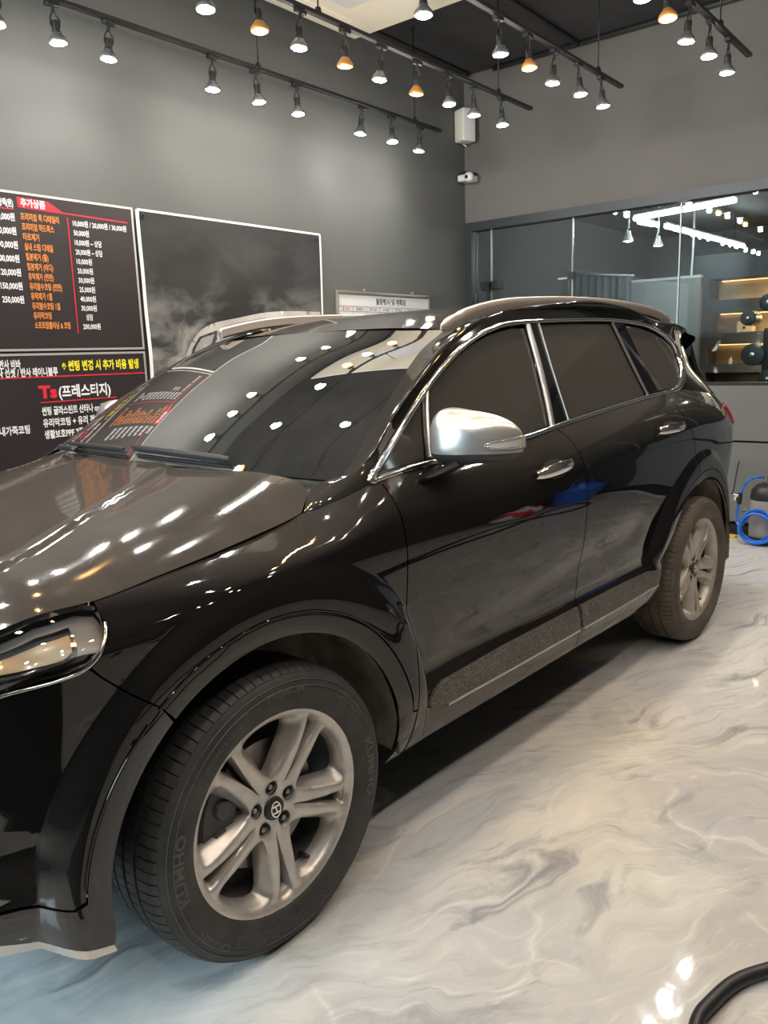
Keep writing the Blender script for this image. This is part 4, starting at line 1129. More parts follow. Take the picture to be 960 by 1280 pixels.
for t0, t1 in ((-.80, -.12), (.12, .80)):
    V = []
    for s in (.86, .955):
        for t in np.linspace(t0, t1, 5): V.append(tuple(ws_point(np.float64(s), np.float64(t))+np.array([.03, 0, -.035])))
    MB().add(V, [(k, k+1, 6+k, 5+k) for k in range(4)]).build('sun_visor', M['fabric_grey'], body)
rm = MB(); p = ws_point(np.float64(.80), np.float64(0)); rm.bevbox((p[0]+.03, -.12, p[2]-.09), (p[0]+.06, .12, p[2]-.025), .012); rm.tube([(p[0]+.04, 0, p[2]-.03), (p[0]+.02, 0, p[2])], .012, 6)
rm.build('rear_view_mirror', M['black_plastic'], body, True, angle=.7)

# --- wheels
def smooth_poly(pts, per=6):
    P = np.array(pts, float); n = len(P); out = []
    for i in range(n):
        p0, p1, p2, p3 = P[(i-1) % n], P[i], P[(i+1) % n], P[(i+2) % n]
        for k in range(per):
            t = k/per
            out.append(.5*((2*p1)+(-p0+p2)*t+(2*p0-5*p1+4*p2-p3)*t*t+(-p0+3*p1-3*p2+p3)*t**3))
    return np.array(out)
def pol(r, a): return (r*math.cos(math.radians(a)), r*math.sin(math.radians(a)))
def rim_h(X, Z):
    """axial position of the rim face: + is outward"""
    r = np.hypot(X, Z)
    f = interp([0, .035, .06, .09, .14, .19, .225, .243, .252, .2605], [-.030, -.030, -.026, -.020, -.012, -.007, -.006, -.008, .000, .001])
    return f(r)
WINW, SLOTW = [], []
def make_rim(tag_name):
    wins, slots, winb, slotb = [], [], [], []
    for k in range(5):
        a = 92+72*k
        half = [(.080, 0), (.085, 6), (.105, 14.5), (.150, 21.0), (.190, 24.0), (.215, 24.6), (.231, 22.0), (.2375, 13), (.2385, 0)]
        o = [pol(r, a+d) for r, d in half] + [pol(r, a-d) for r, d in half[::-1][1:-1]]
        wins.append(smooth_poly(o, 4))
        halfb = [(.088, 0), (.094, 4), (.115, 9.0), (.155, 14.0), (.190, 16.8), (.210, 17.3), (.222, 15), (.228, 8), (.229, 0)]
        ob = [pol(r, a+d) for r, d in halfb] + [pol(r, a-d) for r, d in halfb[::-1][1:-1]]
        winb.append(smooth_poly(ob, 4))
        a = 56+72*k
        hs = [(.070, 0), (.11, 1.7), (.16, 3.3), (.205, 4.6), (.2325, 5.0), (.239, 3.2), (.240, 0)]
        o = [pol(r, a+d) for r, d in hs] + [pol(r, a-d) for r, d in hs[::-1][1:-1]]
        slots.append(smooth_poly(o, 4))
        hb = [(.10, 0), (.13, .9), (.17, 2.0), (.205, 3.2), (.222, 3.5), (.226, 2.2), (.227, 0)]
        ob = [pol(r, a+d) for r, d in hb] + [pol(r, a-d) for r, d in hb[::-1][1:-1]]
        slotb.append(smooth_poly(ob, 4))
    nuts = [np.array([(pol(.0565, 92+72*k)[0]+.0170*math.cos(q), pol(.0565, 92+72*k)[1]+.0170*math.sin(q)) for q in np.linspace(0, 2*PI, 19)[:-1]]) for k in range(5)]
    nutb = [n_.mean(0)+(n_-n_.mean(0))*.9 for n_ in nuts]
    outer = [pol(.2605, q) for q in np.linspace(0, 360, 145)[:-1]]
    V2, T = cdt(np.array(outer), wins+slots+nuts, .0085)
    def P3(p2, extra=0.0): return np.stack([p2[:, 0], -(rim_h(p2[:, 0], p2[:, 1]))-extra, p2[:, 1]], -1)
    # soften: lower the face close to opening edges
    d = np.full(len(V2), 1.0)
    for h in wins+slots+nuts: d = np.minimum(d, seg_dist(h, V2))
    ease = -.0045*(1-np.clip(d/.007, 0, 1))**2
    # scallop each blade along its middle
    P = P3(V2, 0); P[:, 1] -= ease
    V = list(P); F = [tuple(t) for t in T]
    def wall(front, back, depth, mid=.4):
        n = len(front); base = len(V)
        f3 = P3(front); f3[:, 1] += .0045
        r3 = []
        for (fr_t, dp) in ((0, 0), (.10, .006), (.5, depth*.35), (.85, depth*.7), (1, depth)):
            q = front*(1-fr_t)+back*fr_t; p = P3(q); p[:, 1] += .0045+dp; r3.append(p)
        for p in r3: V.extend(list(p))
        for j in range(len(r3)-1):
            for i in range(n):
                k = (i+1) % n
                F.append((base+j*n+i, base+j*n+k, base+(j+1)*n+k, base+(j+1)*n+i))
    for a, b in zip(wins, winb): wall(a, b, .045)
    for a, b in zip(slots, slotb): wall(a, b, .030)
    for a, b in zip(nuts, nutb): wall(a, b, .035)
    mb = MB().add(V, F)
    return mb
def tyre_mesh():
    # profile in (axial outward, radius): outer shoulder, tread, inner shoulder
    R = .3695
    prof = [(.000, .2575), (.006, .262), (.011, .272), (.0165, .290), (.019, .306), (.0185, .318), (.0155, .332), (.0085, .346), (.004, .3515), (.0035, .3545), (-.002, .357), (-.010, .3615), (-.024, .3655), (-.040, .3675), (-.055, .3685), (-.056, .361), (-.064, .361), (-.065, .3690), (-.10, .3697), (-.101, .362), (-.111, .362), (-.112, .3697), (-.147, .3690), (-.148, .361), (-.156, .361), (-.157, .3685), (-.175, .3665), (-.195, .361), (-.210, .350), (-.226, .325), (-.228, .30), (-.222, .275), (-.208, .2575)]
    n = 84*5; V = []; F = []; m = len(prof)
    for i in range(n):
        q = 2*PI*(i//5+(0, .015, .10, .115, .56)[i % 5])/84
        cut = (i % 5 in (1, 2))
        for k, (h, r) in enumerate(prof):
            rr = r; hh = h
            if cut and 10 <= k <= 13: rr = r-.006
            if cut and 18 <= k <= 21: rr = r-.002
            if cut and 25 <= k <= 27: rr = r-.006
            V.append((rr*math.cos(q), -hh, rr*math.sin(q)))
    for i in range(n):
        j = (i+1) % n
        for k in range(m-1): F.append((i*m+k, j*m+k, j*m+k+1, i*m+k+1))
    return MB().add(V, F)
def ring_text(mb, s, rad, ang, size, y, spacing=1.0, bold=.0):
    """lettering bent around the wheel, tops outward, reading clockwise seen from outside"""
    V, F = text_geo(s, size, bold)
    w = V[:, 0].max()
    out = []
    for (x, t, _) in V:
        a = math.radians(ang)-(x-w/2)*spacing/rad
        r = rad+t
        out.append((r*math.cos(a), y(r), r*math.sin(a)))
    mb.add(out, F)
def sidewall_y(r): 
    f = interp([.2575, .262, .272, .290, .306, .318, .332, .346], [0, .006, .011, .0165, .019, .0185, .0155, .0085])
    return -(float(f(r))+.0012)
RY = .922       # lateral place of the rim face
wheel_cache = {}
def wheel(hub, sg, dusty):
    root = empty('wheel', (hub, -RY*sg, HZ)); root.parent = car
    if sg < 0: root.rotation_euler = (0, 0, PI)
    key = dusty
    if key not in wheel_cache:
        d = {}
        d['tyre'] = tyre_mesh(), M['rubber_dusty' if dusty else 'rubber'], .5
        lt = MB()
        ring_text(lt, 'KUMHO', .296, 178, .036, sidewall_y, 1.25, .0012); ring_text(lt, 'KUMHO', .296, 0, .036, sidewall_y, 1.25, .0012)
        ring_text(lt, 'CRUGEN', .309, 42, .026, sidewall_y, 1.15, .0008); ring_text(lt, 'PREMIUM', .309, 86, .026, sidewall_y, 1.1, .0008)
        ring_text(lt, 'CRUGEN', .309, 222, .024, sidewall_y, 1.15, .0008); ring_text(lt, '235/55R19 101H', .296, 125, .017, sidewall_y, 1.1, .0005)
        # moulded block texture on the lower sidewall
        for a0, a1 in ((235, 262), (270, 292)):
            for a in np.arange(a0, a1, 1.7):
                for j, rr in enumerate((.290, .298, .306, .314)):
                    aa = math.radians(a+.5*(j % 2)); 
                    q = [(rr-.003, aa), (rr+.003, aa+.004), (rr+.003, aa+.018), (rr-.003, aa+.014)]
                    b = len(lt.V)
                    lt.V += [(r*math.cos(t), sidewall_y(r), r*math.sin(t)) for r, t in q]; lt.F.append((b, b+1, b+2, b+3))
        for rr in (.3215, .3365):
            lt.lathe([(rr, sidewall_y(rr)), (rr+.001, sidewall_y(rr+.001)-.0012), (rr+.002, sidewall_y(rr+.002))], 96, 'Y')
        d['tyre_lettering'] = lt, M['letter_rubber'], None
        d['rim'] = make_rim('rim'), M['rim_dusty' if dusty else 'rim'], .75
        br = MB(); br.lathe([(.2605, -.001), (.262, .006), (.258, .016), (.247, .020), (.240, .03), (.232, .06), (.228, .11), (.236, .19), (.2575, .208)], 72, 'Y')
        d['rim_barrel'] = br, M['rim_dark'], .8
        d['brake_disc'] = MB().lathe([(.07, .075), (.165, .075), (.166, .08), (.166, .10), (.07, .10)], 60, 'Y').lathe([(.0, .062), (.074, .063), (.082, .055), (.084, .078)], 40, 'Y'), M['steel'], .6
        ca = MB()
        pts = []
        for a in np.linspace(140, 200, 9):
            pts.append(pol(.185, a))
        Vc = []
        for i, a in enumerate(np.linspace(142, 202, 11)):
            for (r, h) in ((.118, .045), (.196, .050), (.205, .062), (.205, .125), (.118, .125), (.112, .06)):
                rr = r-.012*abs(math.sin(i*1.3)) if r < .13 else r
                x, z = pol(rr, a); Vc.append((x, h, z))
        m = 6; Fc = [(i*m+k, i*m+(k+1) % m, (i+1)*m+(k+1) % m, (i+1)*m+k) for i in range(10) for k in range(m)]+[tuple(range(m)), tuple(60+k for k in range(m))]
        ca.add(Vc, Fc)
        for a in (158, 186): 
            x, z = pol(.15, a); ca.lathe([(0, .038), (.022, .038), (.026, .044), (.026, .07)], 16, 'Y', (x, 0, z))
        d['brake_caliper'] = ca, M['caliper'], .6
        cap = MB().lathe([(0, .0195), (.024, .020), (.0285, .0225), (.030, .030)], 40, 'Y')
        d['centre_cap'] = cap, M['black_plastic'], .8
        em = MB()
        Ve = []; ne = 40
        for i in range(ne):
            q = 2*PI*i/ne
            for s_ in (1.0, .84): Ve.append((.0225*s_*math.cos(q), .0185, .0155*(s_-.02*(s_ < 1))*math.sin(q)))
        em.add(Ve, [(2*i, 2*i+1, 2*((i+1) % ne)+1, 2*((i+1) % ne)) for i in range(ne)])
        # slanted letter
        def bar(pp): 
            b = len(em.V); em.V += [(x, .0183, z) for x, z in pp]; em.F.append(tuple(range(b, b+len(pp))))
        bar([(-.0135, -.0085), (-.0085, -.0110), (-.0040, .0118), (-.0090, .0108)])
        bar([(.0085, -.0110), (.0040, -.0122), (.0088, .0110), (.0135, .0085)][::1])
        bar([(-.0072, -.0020), (.0065, -.0005), (.0072, .0030), (-.0064, .0015)])
        rt = Matrix.Rotation(math.radians(80), 3, 'Y'); em.V = [tuple(rt @ Vector(v)) for v in em.V]
        d['cap_emblem'] = em, M['chrome'], None
        for key2, v in list(d.items()):
            mb, mt, ang = v
            tmp = mb.build(key2, mt, None, ang is not None, angle=ang)
            if ang is None: pass
            wheel_cache.setdefault(key, {})[key2] = tmp.data
            bpy.data.objects.remove(tmp)
        nut = MB().lathe([(0, .016), (.0065, .0165), (.0085, .019), (.0095, .024), (.0095, .045)], 6, 'Y')
        tmp = nut.build('wheel_nut', M['steel'], None, False); wheel_cache[key]['wheel_nut'] = tmp.data; bpy.data.objects.remove(tmp)
        hol = MB().lathe([(.0175, .024), (.0165, .05), (0, .052)], 20, 'Y')
        tmp = hol.build('nut_recess', M['cavity'], None, True); wheel_cache[key]['nut_recess'] = tmp.data; bpy.data.objects.remove(tmp)
        vv = MB(); x, z = pol(.222, -62); vv.tube([(x, .06, z), (x*.93, .02, z*.93)], [.008, .006], 8)
        tmp = vv.build('valve_stem', M['black_plastic'], None, True); wheel_cache[key]['valve_stem'] = tmp.data; bpy.data.objects.remove(tmp)
    C_ = wheel_cache[key]
    tyre = None
    for nm in ('tyre', 'rim', 'rim_barrel', 'brake_disc', 'brake_caliper', 'centre_cap', 'valve_stem'):
        o = bpy.data.objects.new(nm, C_[nm]); COL.objects.link(o); o.parent = root
        if nm == 'tyre': tyre = o
        if nm == 'centre_cap': capo = o
    o = bpy.data.objects.new('tyre_lettering', C_['tyre_lettering']); COL.objects.link(o); o.parent = root
    o = bpy.data.objects.new('cap_emblem', C_['cap_emblem']); COL.objects.link(o); o.parent = root
    for k in range(5):
        x, z = pol(.0565, 92+72*k)
        o = bpy.data.objects.new('wheel_nut', C_['wheel_nut']); COL.objects.link(o); o.parent = root; o.location = (x, .016, z)
        o = bpy.data.objects.new('nut_recess', C_['nut_recess']); COL.objects.link(o); o.parent = root; o.location = (x, .004, z)
    return root
wheel(0.0, 1, False); wheel(2.765, 1, True); wheel(0.0, -1, False); wheel(2.765, -1, True)

# ------------------------------------------------------------------ boards on the left wall
class Print:
    """flat lettering on the left wall, gathered by ink"""
    def __init__(s, depth): s.d = depth; s.m = {}; s.t = []
    def P(s, a, z, e=0.0): return RM(a, L1-s.d-e, z)
    def text(s, body, a0, zc, h, ink, width=None, right=False, center=False, bold=.0, shear=0.0, res=2):
        V, F = text_geo(body, 1.0, bold, 'LEFT', shear, res)
        x0, x1 = V[:, 0].min(), V[:, 0].max()
        Href = .80          # glyph height of the fallback face per unit size
        sy = h/Href; sx = (width/(x1-x0)) if width else sy*.72
        w = (x1-x0)*sx
        st = a0-w if right else (a0-w/2 if center else a0)
        mid = .36
        mb = MB(); s.t.append((ink, mb))
        mb.add([s.P(st+(v[0]-x0)*sx, zc+(v[1]-mid)*sy) for v in V], F)
        return st+w
    def poly(s, pts, ink, e=0.0):
        mb = s.m.setdefault(ink, MB()); mb.add([s.P(a, z, e) for a, z in pts], [tuple(range(len(pts)))])
    def line(s, p, q, w, ink, e=0.0):
        (a, z), (b, y) = p, q
        d = np.array([b-a, y-z]); d = d/np.linalg.norm(d); n = np.array([-d[1], d[0]])*w/2
        s.poly([(a+n[0], z+n[1]), (a-n[0], z-n[1]), (b-n[0], y-n[1]), (b+n[0], y+n[1])], ink, e)
    def done(s, parent, names):
        for ink, mb in s.t: mesh_obj('lettering', mb.V, mb.F, M[ink], parent)
        for ink, mb in s.m.items(): 
            o = mesh_obj(names.get(ink, 'lettering'), mb.V, mb.F, M[ink], parent)
B = .05
def board(name, a0, a1, z0, z1, label, cat):
    r = empty(name, (0, 0, 0), label, cat)
    mb = MB(); room_box(mb, (a0, L1-.028, z0), (a1, L1, z1)); mb.build('face_panel', M['board_dark'], r)
    f = MB()
    for lo, hi in (((a0, L1-.030, z1), (a1+.012, L1, z1+.012)), ((a0, L1-.030, z0-.012), (a1+.012, L1, z0)), ((a1, L1-.030, z0), (a1+.012, L1, z1))): room_box(f, lo, hi)
    f.build('edge_frame', M['alu'], r)
    return r
m1 = board('menu_board', -.75, 1.628, 1.560, 2.345, 'dark price board with orange service list under a red heading', 'sign')
P1 = Print(.0295)
P1.poly([(.948, 2.331), (1.118, 2.327), (1.200, 2.279), (.948, 2.283)], 'ink_red')
P1.line((.948, 2.283), (1.597, 2.268), .008, 'ink_red')
P1.line((1.222, 2.258), (1.216, 1.640), .006, 'ink_red')
P1.d = .0305
P1.text('추가상품', .965, 2.305, .036, 'ink_white', .135, bold=.03)
items = [('프리미엄 퀵 디테일러', .212), ('프리미엄 하드왁스', .178), ('타르제거', .088), ('실내 스팀 디테일', .158), ('철분제거 (휠)', .125), ('철분제거 (바디)', .145), ('유막제거 (전면)', .140), ('유리발수코팅 (전면)', .182), ('유막제거 1열', .118), ('유리발수코팅 1열', .158), ('유리막코팅', .102), ('소프트탑클리닝 & 코팅', .205)]
prices = [('10,000원 / 20,000원 / 30,000원', .335), ('50,000원', .092), ('10,000원 ~ 상담', .165), ('20,000원 ~ 상담', .165), ('10,000원', .094), ('20,000원', .094), ('30,000원', .096), ('25,000원', .096), ('40,000원', .096), ('30,000원', .096), ('상담', .042), ('200,000원', .108)]
for k, ((t, w), (p, pw)) in enumerate(zip(items, prices)):
    z = 2.236-.0503*k
    P1.text(t, .957+.001*k, z, .033, 'ink_orange', w, bold=.022)
    P1.text(p, 1.250+(.024 if p == '상담' else 0), z-.004, .030, 'ink_white', pw, bold=.022)
for k, t in enumerate(['금액(원)', '50,000원', '70,000원', '90,000원', '100,000원', '120,000원', '150,000원', '250,000원']):
    P1.text(t, .925, 2.296-.069*k, .034, 'ink_white', .012*len(t)+.02, right=True, bold=.03)
P1.line((.55, 2.270), (.922, 2.266), .006, 'ink_red')
P1.done(m1, {'ink_white': 'white_lettering', 'ink_orange': 'orange_lettering', 'ink_red': 'red_heading_bar'})
m2 = board('menu_board', -.75, 1.628, .72, 1.524, 'dark film price board with yellow notice and red heading, below the other', 'sign')
P2 = Print(.0295)
P2.line((-.74, 1.411), (1.626, 1.409), .007, 'ink_red')
P2.line((.952, 1.272), (1.420, 1.276), .006, 'ink_red')
P2.text('반사 비바', .866, 1.480, .040, 'ink_white', .115, right=True, bold=.03)
P2.text('반사 선셋 / 반사 레이니블루', 1.070, 1.436, .040, 'ink_white', .36, right=True, bold=.03)
P2.text('※ 썬팅 변경 시 추가 비용 발생', 1.098, 1.464, .048, 'ink_yellow', .490, bold=.035)
P2.text('Ts', .948, 1.330, .072, 'ink_red', .105, bold=.05)
P2.text('(프레스티지)', 1.062, 1.325, .060, 'ink_white', .322, bold=.03)
P2.text('썬팅 글라스틴트 산타나 or 레이니블루', .953, 1.224, .040, 'ink_white', .500, bold=.028)
P2.text('유리막코팅 + 유리 전체발수코팅', .953, 1.160, .040, 'ink_white', .475, bold=.028)
P2.text('생활보호PPF 7종 + 보호필름', .953, 1.096, .040, 'ink_white', .400, bold=.028)
P2.text('실내가죽코팅', .875, 1.135, .040, 'ink_white', .20, right=True, bold=.028)
P2.done(m2, {'ink_white': 'white_lettering', 'ink_yellow': 'yellow_notice', 'ink_red': 'red_heading'})

# banner: printed cloth with a white hem, slightly slack
def banner_mat():
    m, nt, b = mat_new('printed_banner_cloth')
    tc = nt.nodes.new('ShaderNodeTexCoord'); g = tc.outputs['Generated']
    sep = nt.nodes.new('ShaderNodeSeparateXYZ'); nt.links.new(g, sep.inputs[0])
    mp = nt.nodes.new('ShaderNodeMapping'); nt.links.new(g, mp.inputs[0]); mp.inputs['Scale'].default_value = (3.4, 1, 5.5)
    n = noise(nt, mp.outputs[0], 1.1, 6, .5, .55)
    z = sep.outputs[2]
    smoke = math_node(nt, 'MULTIPLY', math_node(nt, 'SUBTRACT', n, .45, True), 5.5, True)
    band = ramp(nt, z, [(0.0, (.9, .9, .9)), (.16, (1, 1, 1)), (.36, (.85, .85, .85)), (.56, (.35, .35, .35)), (.72, (.06, .06, .06)), (1.0, (.02, .02, .02))])
    f = nt.nodes.new('ShaderNodeRGBToBW'); nt.links.new(band, f.inputs[0])
    col = mixc(nt, math_node(nt, 'MULTIPLY', smoke, f.outputs[0], True), (.030, .031, .030), (.42, .41, .39))
    nt.links.new(col, b.inputs['Base Color']); b.inputs['Roughness'].default_value = .5; b.inputs['Specular IOR Level'].default_value = .3
    return m
M['banner'] = banner_mat()
bn = empty('banner', (0, 0, 0), 'black and grey printed banner with a white hem, showing a car', 'banner')
BA0, BA1, BZ0, BZ1 = 1.672, 3.225, 1.02, 2.352
def ban(a, z, e=.0):
    u = (a-BA0)/(BA1-BA0); v = (z-BZ0)/(BZ1-BZ0)
    w = .012+.010*math.sin(u*9+v*4)*math.sin(v*PI)+.008*math.sin((u*.8-v)*14)*max(0, 1-abs(u-.3)*1.6)*math.sin(v*PI)
    return RM(a, L1-.012-max(w, .004)-e, z-.012*math.sin(u*PI)*0)
na, nz = 64, 48
V = [ban(BA0+(BA1-BA0)*i/na, BZ0+(BZ1-BZ0)*j/nz) for i in range(na+1) for j in range(nz+1)]
F = [(i*(nz+1)+j, (i+1)*(nz+1)+j, (i+1)*(nz+1)+j+1, i*(nz+1)+j+1) for i in range(na) for j in range(nz)]
MB().add(V, F).build('printed_cloth', M['banner'], bn, True)
def hem(p, q, w=.020):
    pts = [(p[0]+(q[0]-p[0])*k/24, p[1]+(q[1]-p[1])*k/24) for k in range(25)]
    dx, dz = q[0]-p[0], q[1]-p[1]; L = math.hypot(dx, dz); nx, nz_ = -dz/L*w/2, dx/L*w/2
    V = []
    for a, z in pts: V += [ban(a+nx, z+nz_, .003), ban(a-nx, z-nz_, .003)]
    MB().add(V, [(2*k, 2*k+1, 2*k+3, 2*k+2) for k in range(24)]).build('hem', M['ink_white'], bn, True)
hem((BA0, BZ1), (BA1, BZ1), .014); hem((BA0, BZ0), (BA0, BZ1), .024); hem((BA1, BZ0), (BA1, BZ1), .018)
for a, z in ((BA0+.035, BZ1-.035), (BA1-.035, BZ1-.035)):
    g = MB(); c = Vector(ban(a, z, .004)); ax = ROT_R
    for k in range(14): pass
    g.tube([tuple(c+ax @ Vector((.011*math.cos(q), 0, .011*math.sin(q)))) for q in np.linspace(0, 2*PI, 15)[:-1]], .004, 6, closed=True)
    g.build('grommet', M['black_metal'], bn, True)
def flat(name, pts, mat, e):
    P = smooth_open(pts)
    V2, T = cdt(resample(P, .02), [], .05)
    return mesh_obj(name, [ban(a, z, e) for a, z in V2], [tuple(t) for t in T], mat, bn, smooth=True)
def smooth_open(p): return np.array(p, float)
M['print_pale'] = pbr('pale_grey_print', (.44, .43, .41), .45, var=.25, vscale=3)
M['print_dark'] = pbr('dark_grey_print', (.05, .05, .05), .45)
M['print_mid'] = pbr('mid_grey_print', (.30, .29, .28), .45)
body_pts = [tuple(p) for p in catmull([(1.93, 1.46), (1.955, 1.53), (2.03, 1.625), (2.16, 1.70), (2.40, 1.745), (2.65, 1.785), (2.95, 1.80), (3.20, 1.80)], 5)] + [(3.20, 1.10), (1.90, 1.10), (1.88, 1.35)]
flat('printed_car_body', body_pts, M['print_pale'], .003)
flat('printed_car_window', [(1.965, 1.47), (2.00, 1.55), (2.06, 1.62), (2.20, 1.66), (2.26, 1.655), (2.20, 1.60), (2.12, 1.50), (2.05, 1.45)], M['print_dark'], .006)
flat('printed_car_pane', [(1.985, 1.475), (2.02, 1.55), (2.075, 1.612), (2.185, 1.640), (2.16, 1.59), (2.10, 1.51), (2.05, 1.465)], M['print_mid'], .009)
flat('printed_car_crease', [(2.26, 1.69), (2.60, 1.745), (3.19, 1.775), (3.19, 1.765), (2.60, 1.735), (2.27, 1.682)], M['print_mid'], .006)

# whiteboard planner
wb = empty('whiteboard', (0, 0, 0), 'white monthly planner board in a champagne frame beside the banner', 'board')
WA0, WA1, WZ0, WZ1 = 3.405, 4.575, 1.15, 1.945
mb = MB(); room_box(mb, (WA0, L1-.016, WZ0), (WA1, L1, WZ1)); mb.build('writing_surface', M['whiteboard'], wb)
for lo, hi in (((WA0-.02, WZ1-.004), (WA1+.02, WZ1+.022)), ((WA0-.02, WZ0-.02), (WA1+.02, WZ0+.004)), ((WA0-.02, WZ0), (WA0+.006, WZ1)), ((WA1-.006, WZ0), (WA1+.02, WZ1))):
    mb = MB(); mb.bevbox((lo[0], L1-.026, lo[1]), (hi[0], L1, hi[1]), .004); mb.V = [RM(*v) for v in mb.V]; mb.build('frame_rail', M['gold_frame'], wb, True, angle=.6)
for a in (3.72, 4.36):
    mb = MB(); mb.bevbox((a-.012, L1-.02, WZ1+.02), (a+.012, L1, WZ1+.045), .003); mb.V = [RM(*v) for v in mb.V]; mb.build('hanging_clip', M['gold_frame'], wb, True, angle=.6)
PW = Print(.0172)
PW.text('월중행사 및 계획표', 4.06, 1.895, .044, 'ink_black', .40, center=True, bold=.02)
for k, t in enumerate(['일 SUN', '월 MON', '화 TUE', '수 WED', '목 THU', '금 FRI', '토 SAT']):
    PW.text(t, WA0+.09+k*.165, 1.832, .022, 'ink_red' if k == 0 else 'ink_black', .085, center=True, bold=.01)
for k in range(8): PW.line((WA0+.005+k*.165, 1.85), (WA0+.005+k*.165, 1.18), .003, 'ink_black')
for z in (1.85, 1.812, 1.70, 1.57, 1.44, 1.31, 1.18): PW.line((WA0+.01, z), (WA1-.01, z), .003, 'ink_black')
PW.done(wb, {'ink_black': 'planner_print', 'ink_red': 'sunday_print'})

# ------------------------------------------------------------------ small fittings
def local(root, mb, name, mat, ang=.7): return mb.build(name, mat, root, True, angle=ang)
# ceiling air conditioner
ac = empty('ceiling_air_conditioner', RM(2.55, 1.02, 3.60), 'cream ceiling air conditioner panel between the lighting tracks', 'air conditioner')
ac.rotation_euler = (0, 0, DL)
local(ac, MB().bevbox((-.74, -.56, -.01), (.74, .56, .03), .012, 3), 'fascia', M['cream_metal'])
local(ac, MB().bevbox((-.62, -.44, .03), (.62, .44, .26), .01), 'casing', M['cream_metal'])
local(ac, MB().bevbox((-.34, -.26, -.016), (.34, .26, -.008), .006), 'intake_grille', M['white_plastic'])
for y in (-.40, .40): local(ac, MB().bevbox((-.50, y-.04, -.014), (.50, y+.04, -.004), .006), 'louvre', M['cream_metal'])
for x in (-.56, .56):
    for y in (-.38, .38): local(ac, MB().tube([(x, y, .25), (x, y, .28)], .006, 6), 'hanger_bolt', M['steel'])
# wall speaker on its bracket
spk = empty('wall_speaker', RM(5.10, 1.86, 3.43), 'white box speaker on the far wall beside the corner', 'speaker')
spk.rotation_euler = (0, 0, DL-.35)
local(spk, MB().bevbox((-.075, -.065, -.135), (.06, .065, .135), .012, 3), 'cabinet', M['white_plastic'])
local(spk, MB().bevbox((-.082, -.056, -.125), (-.074, .056, .125), .006), 'grille', M['cream_metal'])
local(spk, MB().tube([(.05, .06, -.15), (.02, .075, -.13), (.02, .075, .13), (.05, .06, .15), (.10, .02, .15)], .006, 6), 'bracket', M['white_plastic'])
# dome camera under the corner
sc_ = empty('security_camera', RM(5.215, 1.845, 3.00), 'white dome security camera fixed low in the corner under the speaker', 'camera')
sc_.rotation_euler = (0, 0, DL)
local(sc_, MB().bevbox((-.16, -.035, -.03), (0, .085, .025), .012, 3), 'housing', M['white_plastic'])
local(sc_, MB().bevbox((-.15, -.03, .025), (0, .06, .05), .006), 'mount_plate', M['black_metal'])
local(sc_, MB().lathe([(.0, -.046), (.02, -.041), (.036, -.027), (.044, -.006), (.044, .012), (.03, .03), (0, .036)], 24, 'X', (-.15, -.035, -.005)), 'eyeball', M['white_plastic'])
local(sc_, MB().lathe([(0, -.050), (.014, -.047), (.017, -.040), (.017, -.03)], 18, 'X', (-.152, -.035, -.008)), 'lens', M['lens_black'])
sc2 = empty('security_camera', RM(8.10, .84, 2.17), 'small white camera on the office wall left of the lit shelves', 'camera')
sc2.rotation_euler = (0, 0, DL)
local(sc2, MB().bevbox((-.10, -.10, -.05), (.02, .10, .05), .012, 3), 'housing', M['white_plastic'])
local(sc2, MB().lathe([(0, -.122), (.03, -.116), (.034, -.10), (.034, -.09)], 18, 'X', (0, .04, -.015)), 'lens', M['lens_black'])
local(sc2, MB().tube([(.0, 0, .04), (.02, 0, .30), (.02, 0, .83)], .012, 8), 'drop_arm', M['white_plastic'])
# two white spots under the office tubes
for px, (a, l, z) in enumerate(((6.20, .80, 2.60), (6.78, .735, 2.60))):
    s = empty('office_spot_lamp', RM(a, l, z), ('left' if px == 0 else 'right')+' one of two white spots hanging below the office LED tubes', 'lamp', 'office spots')
    local(s, MB().tube([(0, 0, .40), (0, 0, -.05)], .010, 8), 'stem', M['white_plastic'])
    local(s, MB().tube([(-.02, 0, -.05), (-.03, 0, -.09), (-.01, 0, -.10)], .006, 6), 'yoke', M['white_plastic'])
    local(s, MB().lathe([(0, -.07), (.02, -.07), (.028, -.11), (.045, -.145), (.047, -.16), (.042, -.163)], 18), 'reflector', M['white_plastic'])
    local(s, MB().lathe([(.042, -.162), (.02, -.168), (0, -.169)], 18), 'lens', M['lens_w'])
# gas tank with blue hose by the far wall
TX, TY = 5.03, -.80
tk = empty('pressure_tank', RM(TX, TY, 0), 'grey upright pressure tank with black shoulder by the far wall', 'tank')
local(tk, MB().lathe([(0, .03), (.09, .03), (.108, .05), (.11, .08), (.11, .34), (.108, .345)], 32), 'body', M['tank_grey'])
local(tk, MB().lathe([(.112, .0), (.114, .0), (.114, .05), (.10, .055)], 32), 'foot_ring', M['black_plastic'])
local(tk, MB().lathe([(.111, .33), (.113, .345), (.105, .40), (.07, .44), (.03, .455), (.0, .457)], 32), 'shoulder', M['black_plastic'])
local(tk, MB().lathe([(.02, .45), (.02, .49), (.03, .492), (.03, .505), (0, .507)], 16), 'valve', M['brass'])
def rp(pts): return [RM(*p) for p in pts]
bh = empty('air_hose', RM(5.06, -.70, 0), 'blue air hose looped on a hook in front of the grey tank', 'hose')
inv = Vector(RM(5.06, -.70, 0))
def lp(pts): return [tuple(Vector(RM(*p))-inv) for p in pts]
drop = [(5.02, -.78, .495), (4.98, -.74, .50), (4.97, -.69, .475), (4.97, -.652, .425), (4.965, -.635, .37)]
